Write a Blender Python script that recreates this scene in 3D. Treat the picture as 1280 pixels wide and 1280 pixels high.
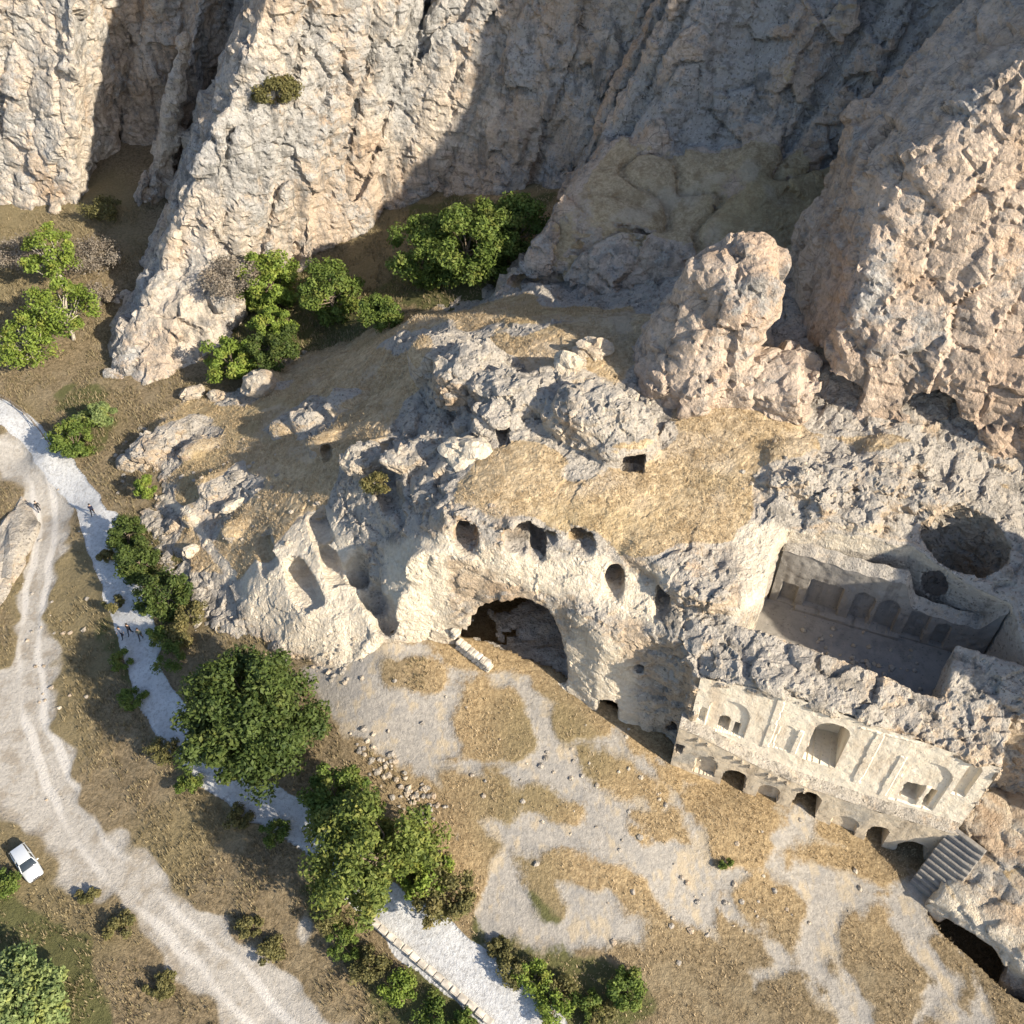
import bpy, bmesh, math, random
import numpy as np, time
_t0=time.time()
def tick(n): print('T %-16s %.1f'%(n,time.time()-_t0))
from mathutils import Vector, Matrix
R = math.radians
for o in list(bpy.data.objects): bpy.data.objects.remove(o)
scene = bpy.context.scene
COL = scene.collection

# ------------------------------------------------------------------ camera, sky, sun, exposure
FPX, PITCH, CAMH = 1204.0, R(46.0), 84.0
cam = bpy.data.cameras.new('camera'); camo = bpy.data.objects.new('camera', cam); COL.objects.link(camo)
camo.location = (0, 0, CAMH); camo.rotation_euler = (R(90) - PITCH, 0, 0)
cam.sensor_width = 36; cam.lens = 36 * FPX / 1280; cam.clip_start = 0.5; cam.clip_end = 3000
scene.camera = camo
scene.cycles.max_bounces = 6; scene.cycles.diffuse_bounces = 3; scene.cycles.glossy_bounces = 2; scene.cycles.transmission_bounces = 2
scene.cycles.caustics_reflective = False; scene.cycles.caustics_refractive = False
SUN_AZ = Vector((0.82, -0.57)).normalized(); SUN_EL = R(30)
world = bpy.data.worlds.new('World'); scene.world = world; world.use_nodes = True
wn = world.node_tree.nodes; wl = world.node_tree.links
sky = wn.new('ShaderNodeTexSky'); sky.sky_type = 'NISHITA'; sky.sun_disc = False
sky.sun_elevation = SUN_EL; sky.sun_rotation = math.atan2(SUN_AZ.x, SUN_AZ.y); sky.altitude = 1200
sky.air_density = 1.0; sky.dust_density = 3.0
wn['Background'].inputs['Strength'].default_value = 0.11
wl.new(sky.outputs[0], wn['Background'].inputs[0])
sun = bpy.data.lights.new('sun', 'SUN'); suno = bpy.data.objects.new('sun', sun); COL.objects.link(suno)
sun.energy = 4.5; sun.angle = R(0.6); sun.color = (1.0, 0.885, 0.72)
sd = Vector((SUN_AZ.x * math.cos(SUN_EL), SUN_AZ.y * math.cos(SUN_EL), math.sin(SUN_EL)))
suno.rotation_euler = sd.to_track_quat('Z', 'Y').to_euler(); suno.location = sd * 200
vs = scene.view_settings; vs.view_transform = 'Standard'; vs.look = 'None'; vs.gamma = 1.0
vs.exposure = 1.0; vs.use_curve_mapping = False

# ------------------------------------------------------------------ small helpers
sP, cP = math.sin(PITCH), math.cos(PITCH)
def ray(px, py):
    u = (px - 640) / FPX; v = (py - 640) / FPX
    return np.array([u, cP - v * sP, -(sP + v * cP)])
def at(px, py, z):
    r = ray(px, py); t = (z - CAMH) / r[2]
    return np.array([0, 0, CAMH]) + r * t
def onplane(px, py, p, n):
    r = ray(px, py); o = np.array([0., 0., CAMH]); n = np.array([n[0], n[1], 0.]); p = np.array([p[0], p[1], 0.])
    return o + r * (((p - o) @ n) / (r @ n))

def rbf(pts, smooth=0.4):
    A = np.array(pts, float); n = len(A)
    D = np.hypot(A[:, None, 0] - A[None, :, 0], A[:, None, 1] - A[None, :, 1])
    M = np.zeros((n + 3, n + 3)); M[:n, :n] = -D + smooth * np.eye(n) * -1
    Pm = np.c_[np.ones(n), A[:, :2]]; M[:n, n:] = Pm; M[n:, :n] = Pm.T
    w = np.linalg.solve(M, np.r_[A[:, 2], 0, 0, 0])
    def f(x, y):
        x = np.asarray(x, float); y = np.asarray(y, float)
        out = w[n] + w[n + 1] * x + w[n + 2] * y
        for i in range(n): out = out - w[i] * np.hypot(x - A[i, 0], y - A[i, 1])
        return out
    return f

def bspline(coords, s, n0):
    t = coords / s - n0; i = np.floor(t).astype(int); f = t - i
    W = np.stack([(1 - f) ** 3, 3 * f ** 3 - 6 * f ** 2 + 4, -3 * f ** 3 + 3 * f ** 2 + 3 * f + 1, f ** 3], 1) / 6
    return i, W
def axis_matrix(c, s):
    n0 = int(math.floor(c.min() / s)) - 1; n1 = int(math.floor(c.max() / s)) + 3
    i, W = bspline(c, s, n0); M = np.zeros((len(c), n1 - n0 + 1), np.float32)
    for k in range(4): M[np.arange(len(c)), i - 1 + k] += W[:, k]
    return M
def noise3(xs, ys, zs, s, seed):
    s = (s, s, s) if np.isscalar(s) else s
    B = []
    for c, sp in zip((xs, ys, zs), s):
        n0 = int(math.floor(c.min() / sp)) - 1; n1 = int(math.floor(c.max() / sp)) + 3
        i, W = bspline(c, sp, n0); B.append((n1 - n0 + 1, i - 1, W.astype(np.float32)))
    L = np.random.default_rng(seed).uniform(-2.4, 2.4, [b[0] for b in B]).astype(np.float32)
    L = sum(L[:, :, B[2][1] + k] * B[2][2][:, k][None, None, :] for k in range(4))
    L = sum(L[:, B[1][1] + k, :] * B[1][2][:, k][None, :, None] for k in range(4))
    out = L[B[0][1]] * B[0][2][:, 0][:, None, None]
    for k in range(1, 4): out += L[B[0][1] + k] * B[0][2][:, k][:, None, None]
    return out
def noise2(xs, ys, s, seed):
    s = (s, s) if np.isscalar(s) else s
    Mx, My = axis_matrix(xs, s[0]), axis_matrix(ys, s[1])
    L = np.random.default_rng(seed).uniform(-1, 1, (Mx.shape[1], My.shape[1])).astype(np.float32)
    return Mx @ L @ My.T * 2.0
_LAT = np.random.default_rng(77).uniform(-1, 1, (64, 64, 64)).astype(np.float32)
def noise_pts(p, s, off=0):
    q = np.asarray(p, np.float32) / s + off * 7.31; i = np.floor(q).astype(int); f = (q - i).astype(np.float32); f = f * f * (3 - 2 * f)
    out = 0
    for dx in (0, 1):
        for dy in (0, 1):
            for dz in (0, 1):
                w = (f[..., 0] if dx else 1 - f[..., 0]) * (f[..., 1] if dy else 1 - f[..., 1]) * (f[..., 2] if dz else 1 - f[..., 2])
                out = out + w * _LAT[(i[..., 0] + dx) & 63, (i[..., 1] + dy) & 63, (i[..., 2] + dz) & 63]
    return out
def facet(P, s, seed, aniso=(1, 1, 1), tilt=.5, step=.5):
    """angular block relief: every cell of a 3-D Voronoi pattern gets its own offset and slant; returns offset and distance to the joint"""
    Q = (np.asarray(P, np.float32) / np.array(aniso, np.float32)) / s; I = np.floor(Q).astype(np.int64)
    d1 = np.full(len(Q), 9., np.float32); d2 = d1.copy(); best = np.zeros((len(Q), 3), np.float32); hh = np.zeros((len(Q), 4), np.float32)
    tab = np.random.default_rng(seed).random((4096, 7)).astype(np.float32)
    for dx in (-1, 0, 1):
        for dy in (-1, 0, 1):
            for dz in (-1, 0, 1):
                c = I + (dx, dy, dz); k = ((c[:, 0] * 73856093) ^ (c[:, 1] * 19349663) ^ (c[:, 2] * 83492791)) & 4095
                w = Q - c - tab[k, :3]; d = (w * w).sum(1)
                n = d < d1; d2 = np.where(n, d1, np.minimum(d2, d)); best[n] = w[n]; hh[n] = tab[k[n], 3:]; d1 = np.where(n, d, d1)
    off = (hh[:, 0] - .5) * 2 * step + ((hh[:, 1:] - .5) * best).sum(1) * 2 * tilt
    return (off * s).astype(np.float32), (np.sqrt(d2) - np.sqrt(d1)) * s
def polysdf(X, Y, pts):
    d2 = np.full(X.shape, 1e9); inside = np.zeros(X.shape, bool); n = len(pts)
    for a in range(n):
        x0, y0 = pts[a]; x1, y1 = pts[(a + 1) % n]; ex, ey = x1 - x0, y1 - y0
        t = np.clip(((X - x0) * ex + (Y - y0) * ey) / (ex * ex + ey * ey + 1e-9), 0, 1)
        d2 = np.minimum(d2, (X - x0 - t * ex) ** 2 + (Y - y0 - t * ey) ** 2)
        if y1 != y0:
            c = ((y0 > Y) != (y1 > Y)) & (X < (x1 - x0) * (Y - y0) / (y1 - y0) + x0)
            inside ^= c
    d = np.sqrt(d2); return np.where(inside, -d, d)
def linedist(X, Y, pts):
    d2 = np.full(X.shape, 1e9)
    for (x0, y0), (x1, y1) in zip(pts[:-1], pts[1:]):
        ex, ey = x1 - x0, y1 - y0
        t = np.clip(((X - x0) * ex + (Y - y0) * ey) / (ex * ex + ey * ey + 1e-9), 0, 1)
        d2 = np.minimum(d2, (X - x0 - t * ex) ** 2 + (Y - y0 - t * ey) ** 2)
    return np.sqrt(d2)
def smin(a, b, k):
    h = np.clip(0.5 + 0.5 * (b - a) / k, 0, 1); return b + (a - b) * h - k * h * (1 - h)
def smax(a, b, k): return -smin(-a, -b, k)
def sstep(a, b, x):
    t = np.clip((x - a) / (b - a), 0, 1); return t * t * (3 - 2 * t)

def surface_nets(v, o, h):
    ins = v < 0; nx, ny, nz = v.shape
    cnt = np.zeros((nx - 1, ny - 1, nz - 1), np.uint8)
    for a in (0, 1):
        for b in (0, 1):
            for c in (0, 1): cnt += ins[a:nx - 1 + a, b:ny - 1 + b, c:nz - 1 + c]
    act = (cnt > 0) & (cnt < 8); I = np.argwhere(act); n = len(I)
    vid = np.full(act.shape, -1, np.int32); vid[act] = np.arange(n)
    C = {}
    for a in (0, 1):
        for b in (0, 1):
            for c in (0, 1): C[a, b, c] = v[I[:, 0] + a, I[:, 1] + b, I[:, 2] + c]
    acc = np.zeros((n, 3), np.float32); k = np.zeros(n, np.float32)
    ks = list(C)
    for p in ks:
        for ax in range(3):
            if p[ax]: continue
            q = list(p); q[ax] = 1; q = tuple(q)
            A, B = C[p], C[q]; m = (A < 0) != (B < 0)
            t = np.where(m, A / np.where(m, A - B, 1), 0)
            pos = np.tile(np.array(p, np.float32), (n, 1)); pos[:, ax] = t
            acc[m] += pos[m]; k += m
    P = (I + acc / k[:, None]) * h + np.array(o)
    Q = []
    def quads(e0, e1, ax):
        s = [slice(None)] * 3
        ch = e0 != e1; J = np.argwhere(ch)
        b, c = [(1, 2), (2, 0), (0, 1)][ax]
        ok = (J[:, b] > 0) & (J[:, c] > 0) & (J[:, b] < v.shape[b] - 1) & (J[:, c] < v.shape[c] - 1); J = J[ok]
        flip = e0[J[:, 0], J[:, 1], J[:, 2]]
        def g(db, dc):
            K = J.copy(); K[:, b] += db; K[:, c] += dc; return vid[K[:, 0], K[:, 1], K[:, 2]]
        q = np.stack([g(-1, -1), g(0, -1), g(0, 0), g(-1, 0)], 1)
        q[~flip] = q[~flip][:, ::-1]; Q.append(q)
    quads(ins[:-1], ins[1:], 0); quads(ins[:, :-1], ins[:, 1:], 1); quads(ins[:, :, :-1], ins[:, :, 1:], 2)
    return P.astype(np.float32), np.concatenate(Q)

def mesh_np(name, V, F, attrs=None, smooth=True):
    V = np.ascontiguousarray(V, np.float32); F = np.ascontiguousarray(F, np.int32)
    m = bpy.data.meshes.new(name); k = F.shape[1]
    m.vertices.add(len(V)); m.vertices.foreach_set('co', V.ravel())
    m.loops.add(F.size); m.loops.foreach_set('vertex_index', F.ravel())
    m.polygons.add(len(F)); m.polygons.foreach_set('loop_start', np.arange(0, F.size, k, dtype=np.int32))
    m.polygons.foreach_set('use_smooth', np.full(len(F), smooth))
    if attrs and 'pale' in attrs: attrs = dict(attrs, nb=.5 + .5 * np.clip(noise_pts(V, 11.0, 31) + .5 * noise_pts(V, 4.5, 32), -1, 1), nr=.5 + .5 * np.clip(noise_pts(V, 4.0, 33) + .4 * noise_pts(V, 1.6, 34), -1, 1))
    for nm, a in (attrs or {}).items():
        at_ = m.attributes.new(nm, 'FLOAT', 'POINT'); at_.data.foreach_set('value', np.ascontiguousarray(a, np.float32))
    m.update(calc_edges=True); return m
def link(name, mesh, mat=None, parent=None, **props):
    o = bpy.data.objects.new(name, mesh); COL.objects.link(o)
    if mat is not None and mesh is not None and not mesh.materials: mesh.materials.append(mat)
    if parent is not None: o.parent = parent
    for k, v in props.items(): o[k] = v
    return o
def empty(name, loc, rz=0, **props):
    o = bpy.data.objects.new(name, None); COL.objects.link(o); o.location = loc; o.rotation_euler = (0, 0, rz)
    o.empty_display_size = 0.3
    for k, v in props.items(): o[k] = v
    return o
def submesh(V, F, sel, attrs=None):
    f = F[sel]; u, inv = np.unique(f, return_inverse=True)
    return V[u], inv.reshape(f.shape), {k: a[u] for k, a in (attrs or {}).items()}

# ------------------------------------------------------------------ materials
class NT:
    def __init__(s, name):
        s.m = bpy.data.materials.new(name); s.m.use_nodes = True; s.t = s.m.node_tree
        s.b = s.t.nodes['Principled BSDF']; s.b.inputs['Roughness'].default_value = 0.95
        s.b.inputs['Specular IOR Level'].default_value = 0.15
        s.pos = s.n('ShaderNodeNewGeometry').outputs['Position']
    def n(s, t, **kw):
        x = s.t.nodes.new(t)
        for k, v in kw.items(): setattr(x, k, v)
        return x
    def l(s, a, b): s.t.links.new(a, b)
    def vec(s, scale):
        m = s.n('ShaderNodeMapping'); m.inputs['Scale'].default_value = scale; s.l(s.pos, m.inputs[0]); return m.outputs[0]
    def noise(s, scale, detail=4, rough=0.6, vec=None, dist=0.0):
        x = s.n('ShaderNodeTexNoise'); x.inputs['Scale'].default_value = scale; x.inputs['Detail'].default_value = detail
        x.inputs['Roughness'].default_value = rough; x.inputs['Distortion'].default_value = dist
        s.l(vec if vec is not None else s.pos, x.inputs['Vector']); return x.outputs['Fac']
    def voro(s, scale, feature='F1', vec=None, out='Distance'):
        x = s.n('ShaderNodeTexVoronoi', feature=feature); x.inputs['Scale'].default_value = scale
        s.l(vec if vec is not None else s.pos, x.inputs['Vector']); return x.outputs[out]
    def attr(s, name):
        x = s.n('ShaderNodeAttribute', attribute_name=name); return x.outputs['Fac']
    def ramp(s, fac, a, b, lo=0.0, hi=1.0):
        x = s.n('ShaderNodeMapRange'); x.interpolation_type = 'SMOOTHSTEP'
        for i, v in enumerate((a, b, lo, hi)): x.inputs[i + 1].default_value = v
        s.l(fac, x.inputs[0]); return x.outputs[0]
    def math(s, op, a, b=None):
        x = s.n('ShaderNodeMath', operation=op)
        for i, v in enumerate((a, b)):
            if v is None: continue
            if isinstance(v, (int, float)): x.inputs[i].default_value = v
            else: s.l(v, x.inputs[i])
        return x.outputs[0]
    def mix(s, fac, a, b, mode='MIX'):
        x = s.n('ShaderNodeMix', data_type='RGBA', blend_type=mode)
        if isinstance(fac, (int, float)): x.inputs['Factor'].default_value = fac
        else: s.l(fac, x.inputs['Factor'])
        for k, v in (('A', a), ('B', b)):
            i = [q for q in x.inputs if q.name == k and q.type == 'RGBA'][0]
            if isinstance(v, tuple): i.default_value = (*v, 1)
            else: s.l(v, i)
        return [q for q in x.outputs if q.type == 'RGBA'][0]
    def bump(s, h, dist, strength=1.0, prev=None):
        x = s.n('ShaderNodeBump'); x.inputs['Distance'].default_value = dist; x.inputs['Strength'].default_value = strength
        s.l(h, x.inputs['Height'])
        if prev is not None: s.l(prev, x.inputs['Normal'])
        return x.outputs[0]
    def done(s, col, nrm=None):
        if isinstance(col, tuple): s.b.inputs['Base Color'].default_value = (*col, 1)
        else: s.l(col, s.b.inputs['Base Color'])
        if nrm is not None: s.l(nrm, s.b.inputs['Normal'])
        return s.m
def simple(name, col, rough=0.8, spec=0.2, metal=0.0, var=0.15, scale=3.0):
    t = NT(name); t.b.inputs['Roughness'].default_value = rough; t.b.inputs['Specular IOR Level'].default_value = spec
    t.b.inputs['Metallic'].default_value = metal
    n = t.noise(scale, 3)
    return t.done(t.mix(t.ramp(n, 0.3, 0.7), tuple(c * (1 - var) for c in col), tuple(min(1, c * (1 + var)) for c in col)))

def rock_material(name, cream, tan, grey, dark, grass_on=True, streak=0.0):
    """layered tuff: cream / tan body, weathered grey skin with lichen, dry grass where the mask says so"""
    t = NT(name)
    big = t.attr('nb'); mid = t.noise(0.5, 3, 0.65); fine = t.noise(2.4, 3, 0.75)
    base = t.mix(t.ramp(big, 0.38, 0.62), cream, tan)
    base = t.mix(t.ramp(mid, 0.35, 0.7, 0, 0.55), base, tuple(c * 0.72 for c in tan))
    grain = t.noise(1.5, 4, 0.85, t.vec((1, 1, 1.7)))
    base = t.mix(t.ramp(grain, 0.5, 0.66, 0, 0.55), base, tuple(c * 0.5 for c in tan))
    base = t.mix(t.ramp(grain, 0.46, 0.34, 0, 0.5), base, tuple(min(.78, c * 1.22) for c in cream))
    crk = t.ramp(t.voro(0.42, 'DISTANCE_TO_EDGE', t.vec((1, 1, 1.6))), 0.0, 0.035, 0.55, 0)
    base = t.mix(t.math('MULTIPLY', crk, t.ramp(t.attr('nr'), .5, .62)), base, dark)
    rust = t.ramp(t.attr('nr'), 0.62, 0.85, 0, 0.42)
    base = t.mix(rust, base, (0.44, 0.29, 0.17))
    # weathered grey skin
    gm = t.math('ADD', t.math('MULTIPLY', t.attr('grey'), 1.0), t.math('MULTIPLY', t.math('SUBTRACT', mid, 0.5), 1.5))
    gm = t.math('ADD', gm, t.math('MULTIPLY', t.math('SUBTRACT', fine, 0.5), 0.7))
    base = t.mix(t.ramp(gm, 0.3, 0.75), base, t.mix(fine, grey, tuple(c * 1.35 for c in grey)))
    if streak:
        sk = t.noise(.55, 4, .7, t.vec((1, 1, .16)))
        base = t.mix(t.math('MULTIPLY', t.ramp(sk, .5, .68), streak), base, tuple(c * .45 for c in grey))
    pt_ = t.noise(.33, 4, .72, t.vec((1, 1, .8)))
    base = t.mix(t.math('MULTIPLY', t.ramp(pt_, .52, .66), t.ramp(gm, .1, .8, .25, .75)), base, tuple(c * .5 for c in grey))
    # lichen specks
    sp = t.ramp(t.voro(1.9), 0.16, 0.34, 1, 0); sp2 = t.ramp(fine, 0.58, 0.68)
    spm = t.math('MULTIPLY', t.math('MAXIMUM', t.math('MULTIPLY', sp, 0.55), sp2), t.ramp(gm, 0.0, 0.8, 0.12, 0.85))
    base = t.mix(spm, base, dark)
    lm = t.math('MULTIPLY', t.ramp(grain, 0.42, 0.35), t.ramp(gm, 0.3, 0.9, 0.0, 0.6))
    base = t.mix(lm, base, tuple(min(0.8, c * 1.9) for c in grey))
    # freshly cut pale tuff
    pm = t.ramp(t.math('ADD', t.attr('pale'), t.math('MULTIPLY', t.math('SUBTRACT', mid, 0.5), 0.9)), 0.3, 0.7)
    pal = t.mix(t.ramp(fine, 0.35, 0.65), (0.60, 0.52, 0.40), (0.70, 0.63, 0.51))
    base = t.mix(pm, base, pal)
    # dry grass
    if grass_on:
        g = t.math('ADD', t.attr('grass'), t.math('MULTIPLY', t.math('SUBTRACT', mid, 0.5), 0.9))
        g = t.math('ADD', g, t.math('MULTIPLY', t.math('SUBTRACT', fine, 0.5), 0.5))
        gg = grain
        gc = t.mix(t.ramp(gg, 0.3, 0.72), (0.36, 0.265, 0.155), (0.66, 0.53, 0.345))
        gc = t.mix(t.ramp(big, 0.4, 0.8, 0, 0.5), gc, (0.36, 0.28, 0.14))
        gc = t.mix(t.ramp(t.attr('nr'), .6, .85, 0, .6), gc, (0.56, 0.47, 0.35)); gc = t.mix(t.ramp(mid, .52, .66, 0, .5), gc, (0.27, 0.19, 0.10))
        base = t.mix(t.ramp(g, 0.34, 0.66), base, gc)
    n1 = t.bump(t.noise(1.0, 5, 0.8), 0.9, 0.85)
    return t.done(base, n1)
M = {}
M['rock'] = rock_material('weathered_rock', (0.58, 0.50, 0.39), (0.50, 0.40, 0.29), (0.365, 0.335, 0.29), (0.10, 0.094, 0.08))
M['cliff'] = rock_material('cliff_rock', (0.60, 0.53, 0.44), (0.53, 0.43, 0.33), (0.36, 0.35, 0.33), (0.10, 0.097, 0.09), streak=.8)
M['ridge'] = rock_material('ridge_rock', (0.60, 0.49, 0.385), (0.53, 0.405, 0.30), (0.35, 0.335, 0.31), (0.10, 0.095, 0.088), streak=.55)
def ground_material():
    t = NT('valley_ground')
    big = t.attr('nb'); mid = t.noise(0.5, 4, 0.65); fine = t.noise(2.6, 4, 0.8)
    gc = t.mix(t.ramp(fine, 0.3, 0.72), (0.14, 0.11, 0.065), (0.37, 0.29, 0.18))
    gc = t.mix(t.ramp(mid, 0.45, 0.7, 0, 0.6), gc, (0.32, 0.265, 0.175))
    gc = t.mix(t.attr('gold'), gc, t.mix(t.ramp(fine, 0.3, 0.72), (0.26, 0.185, 0.10), (0.56, 0.425, 0.245)))
    gc = t.mix(t.ramp(big, 0.4, 0.75, 0, 0.75), gc, t.mix(fine, (0.16, 0.135, 0.07), (0.33, 0.27, 0.15)))
    gr = t.attr('green'); gn = t.math('ADD', gr, t.math('MULTIPLY', t.math('SUBTRACT', mid, 0.5), 1.2))
    gc = t.mix(t.ramp(gn, 0.35, 0.75), gc, t.mix(fine, (0.07, 0.08, 0.03), (0.20, 0.19, 0.085)))
    strk = t.noise(.55, 3, .7, t.vec((1.0, .55, 1)))
    bare = t.math('ADD', t.attr('bare'), t.math('ADD', t.math('MULTIPLY', t.math('SUBTRACT', strk, 0.5), 1.1), t.math('MULTIPLY', t.math('SUBTRACT', fine, 0.5), 0.6)))
    bc = t.mix(t.ramp(fine, 0.3, 0.7), (0.26, 0.245, 0.22), (0.40, 0.37, 0.325))
    bc = t.mix(t.ramp(strk, 0.5, 0.64, 0, 0.65), bc, (0.46, 0.375, 0.25))
    bc = t.mix(t.ramp(mid, 0.45, 0.72, 0, 0.6), bc, (0.24, 0.235, 0.225))
    gc = t.mix(t.ramp(bare, 0.3, 0.72), gc, bc)
    rd = t.math('ADD', t.attr('road'), t.math('MULTIPLY', t.math('SUBTRACT', mid, 0.5), 0.5))
    rc = t.mix(t.ramp(fine, 0.3, 0.7), (0.36, 0.335, 0.295), (0.49, 0.455, 0.40))
    rc = t.mix(t.ramp(mid, .46, .66, 0, .8), rc, (0.30, 0.26, 0.205))
    rc = t.mix(t.ramp(t.attr('track'), .15, .7, 0, .85), rc, (0.58, 0.55, 0.50))
    rc = t.mix(t.ramp(t.voro(2.2), 0.1, 0.2, 0.75, 0), rc, (0.25, 0.24, 0.22))
    gc = t.mix(t.ramp(rd, 0.35, 0.62), gc, rc)
    pt = t.math('ADD', t.attr('path'), t.math('MULTIPLY', t.math('SUBTRACT', fine, 0.5), 0.35))
    pc = t.mix(t.ramp(mid, 0.35, 0.65), (0.47, 0.475, 0.475), (0.58, 0.585, 0.58)); pc = t.mix(t.ramp(fine, .48, .62, 0, .6), pc, (0.30, 0.29, 0.275))
    gc = t.mix(t.ramp(pt, 0.42, 0.58), gc, pc)
    soft = t.ramp(t.math('ADD', t.attr('road'), t.math('ADD', t.attr('path'), t.attr('bare'))), 0.2, 0.9, 1.0, 0.25)
    h = t.math('MULTIPLY', t.noise(1.7, 5, 0.82), soft)
    return t.done(gc, t.bump(h, 0.9, 0.8))
M['ground'] = ground_material()

# ------------------------------------------------------------------ height fields
def C(lst): return [tuple(at(a, b, z)) for a, b, z in lst]
G_PTS = C([(330,1280,-1),(200,1150,-1),(60,950,-1.5),(30,850,-1.5),(60,650,-1.2),(30,570,-.3),(0,700,-1.5),(0,1000,-1.5),(0,1280,-1.5),
 (130,1240,-1),(480,1275,-.5),(-300,600,-1),(-300,1000,-1.5),(-300,1300,-1),(150,950,-1.1),(250,1080,-.9),(330,1150,-.5),(120,800,-.9),(90,700,-.7),
 (10,520,1),(60,570,1),(120,640,1),(160,760,1),(190,870,1),(250,950,1),(320,1000,1),(390,1030,1.1),(480,1150,1),(560,1200,1),(660,1280,.9),
 (200,700,2.2),(230,800,2.2),(300,850,2.6),(380,870,3.8),(450,850,6),(520,870,6.2),(450,930,4.3),(420,975,2.6),(520,1000,3.3),(560,1080,2.8),
 (600,900,5.6),(640,960,5),(700,960,5),(740,1060,3.6),(680,1150,2.2),(620,1200,1.4),(720,1250,1.2),(780,1230,1.4),(820,1000,4.3),(850,1100,2.6),
 (900,1010,3.7),(950,1060,2.7),(1000,1060,1.9),(1080,1100,.8),(1150,1110,.5),(1120,1200,.5),(1000,1150,1.2),(900,1200,1),(1200,1270,.3),(1000,1270,.7),
 (1280,1280,.3),(820,1280,1),(655,850,6.5),(540,805,7.6),(485,800,7.8),(760,905,5.5),(830,940,4.5),(912,985,3.1),(1000,1012,2.5),(1085,1060,.6),
 (1210,1180,.4),(1275,1235,.3),(1400,1350,0),(1500,1100,0),
 (0,470,1.5),(60,470,2),(200,470,3),(300,470,4),(420,420,6.5),(480,385,10),(540,350,12.5),(600,340,14.5),(680,300,16.5),(600,255,15),(460,300,10),
 (370,330,8),(280,390,5),(140,455,3),(60,400,3.5),(0,350,5),(60,300,7),(130,265,9),(0,262,8),(-250,400,4),(-250,250,9),(-250,500,1),(700,240,18)]) \
 + [(10,60,6),(30,55,2),(45,50,2),(20,75,8),(60,40,1),(0,75,8),(30,20,0),(-20,15,0.5),(60,20,0),(-60,15,-1),(20,110,14),(-20,160,16),(-60,160,12),(-100,160,12)]
T_PTS = C([(150,600,.2),(170,562,2.5),(230,520,3.6),(300,500,5),(330,560,8),(240,600,4.6),(260,660,5),(300,720,6),(350,640,10),(420,560,14),(440,500,12.5),
 (380,480,8),(330,485,6),(500,440,16),(560,400,20),(480,385,9),(520,395,16.5),(430,425,6.5),(290,478,3.5),(200,480,2.2),(640,400,23),(700,420,24.5),(760,400,24.5),
 (800,440,25),(600,500,22.5),(540,520,19),(480,560,17.5),(440,600,15.5),(400,640,12.2),(340,690,10),(320,740,7.2),(290,775,4),(230,720,3.2),
 (500,620,18.5),(560,600,21),(480,680,15),(440,660,14),(460,720,11.5),(440,745,10),(380,700,10.6),(380,760,9),(420,785,8.3),(350,745,8.3),(440,815,6.8),(380,830,4.4),(330,800,4),
 (520,700,17),(560,660,20.5),(540,750,13.5),(500,745,13),(700,600,22.5),(850,600,22.5),(800,520,23.5),(950,520,24.5),(900,640,22),(980,610,23),(640,640,22),
 (640,665,21.5),(740,680,21),(830,700,20),(920,720,20.3),(950,670,21.3),(600,735,16.5),(640,745,16),(700,785,14.8),(780,825,14.2),(840,800,17.3),
 (915,790,18.3),(1000,830,18.3),(1140,860,17.3),(1200,905,16.6),(900,820,18),(985,862,18.2),(1100,905,17),(1215,955,16),(1260,935,16.6),(1280,880,18),
 (1000,672,21),(1100,640,22),(1250,740,20.3),(1280,680,21),(1150,590,23.2),(1040,560,23.4),(1000,500,24.2),(1280,600,22.3),(1200,560,23.8),
 (900,400,27),(1100,400,28),(1280,450,28),(700,374,18.5),(640,368,17),(760,385,22),(1400,800,20),(1400,600,22),(1400,950,16)]) + [(5,99,19.5),(-8,102,13),(20,100,22),(50,95,26),(60,75,27),(8,112,17)]
Gf = rbf(G_PTS, 0.6); Tf = rbf(T_PTS, 0.4)

# facade line (upper storey plane)
FA = np.array([22.2, 43.4]); FU = np.array([.950, -.3122]); FN = np.array([-.3122, -.950])
def fxy(u, d=0.0): return FA + FU * u + FN * d
# plan outline of the carved rock front, solid on the far side
FRONT = [tuple(at(300, 845, 2)[:2]), tuple(at(420, 850, 5)[:2]), tuple(at(480, 803, 7.8)[:2]), tuple(at(540, 800, 7.6)[:2]), tuple(at(600, 815, 7)[:2]), tuple(at(690, 850, 6.3)[:2]),
         tuple(at(740, 885, 5.8)[:2]), tuple(at(800, 905, 5.4)[:2]), tuple(fxy(-7.5, .2)), tuple(fxy(-6.8)), tuple(fxy(17.2)), tuple(fxy(17.4, -4)), (48, 37), (80, 30)]
CUTPOLY = FRONT + [(80, 130), (-80, 130), (-80, 60)]

HH = 0.22
HX = np.arange(-64, 54, HH); HY = np.arange(33, 113, HH); HZ = np.arange(-2.2, 31.5, HH)
X2, Y2 = np.meshgrid(HX, HY, indexing='ij')
T2 = Tf(X2, Y2); cut2 = polysdf(X2, Y2, CUTPOLY)
G2 = Gf(X2, Y2)
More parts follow.
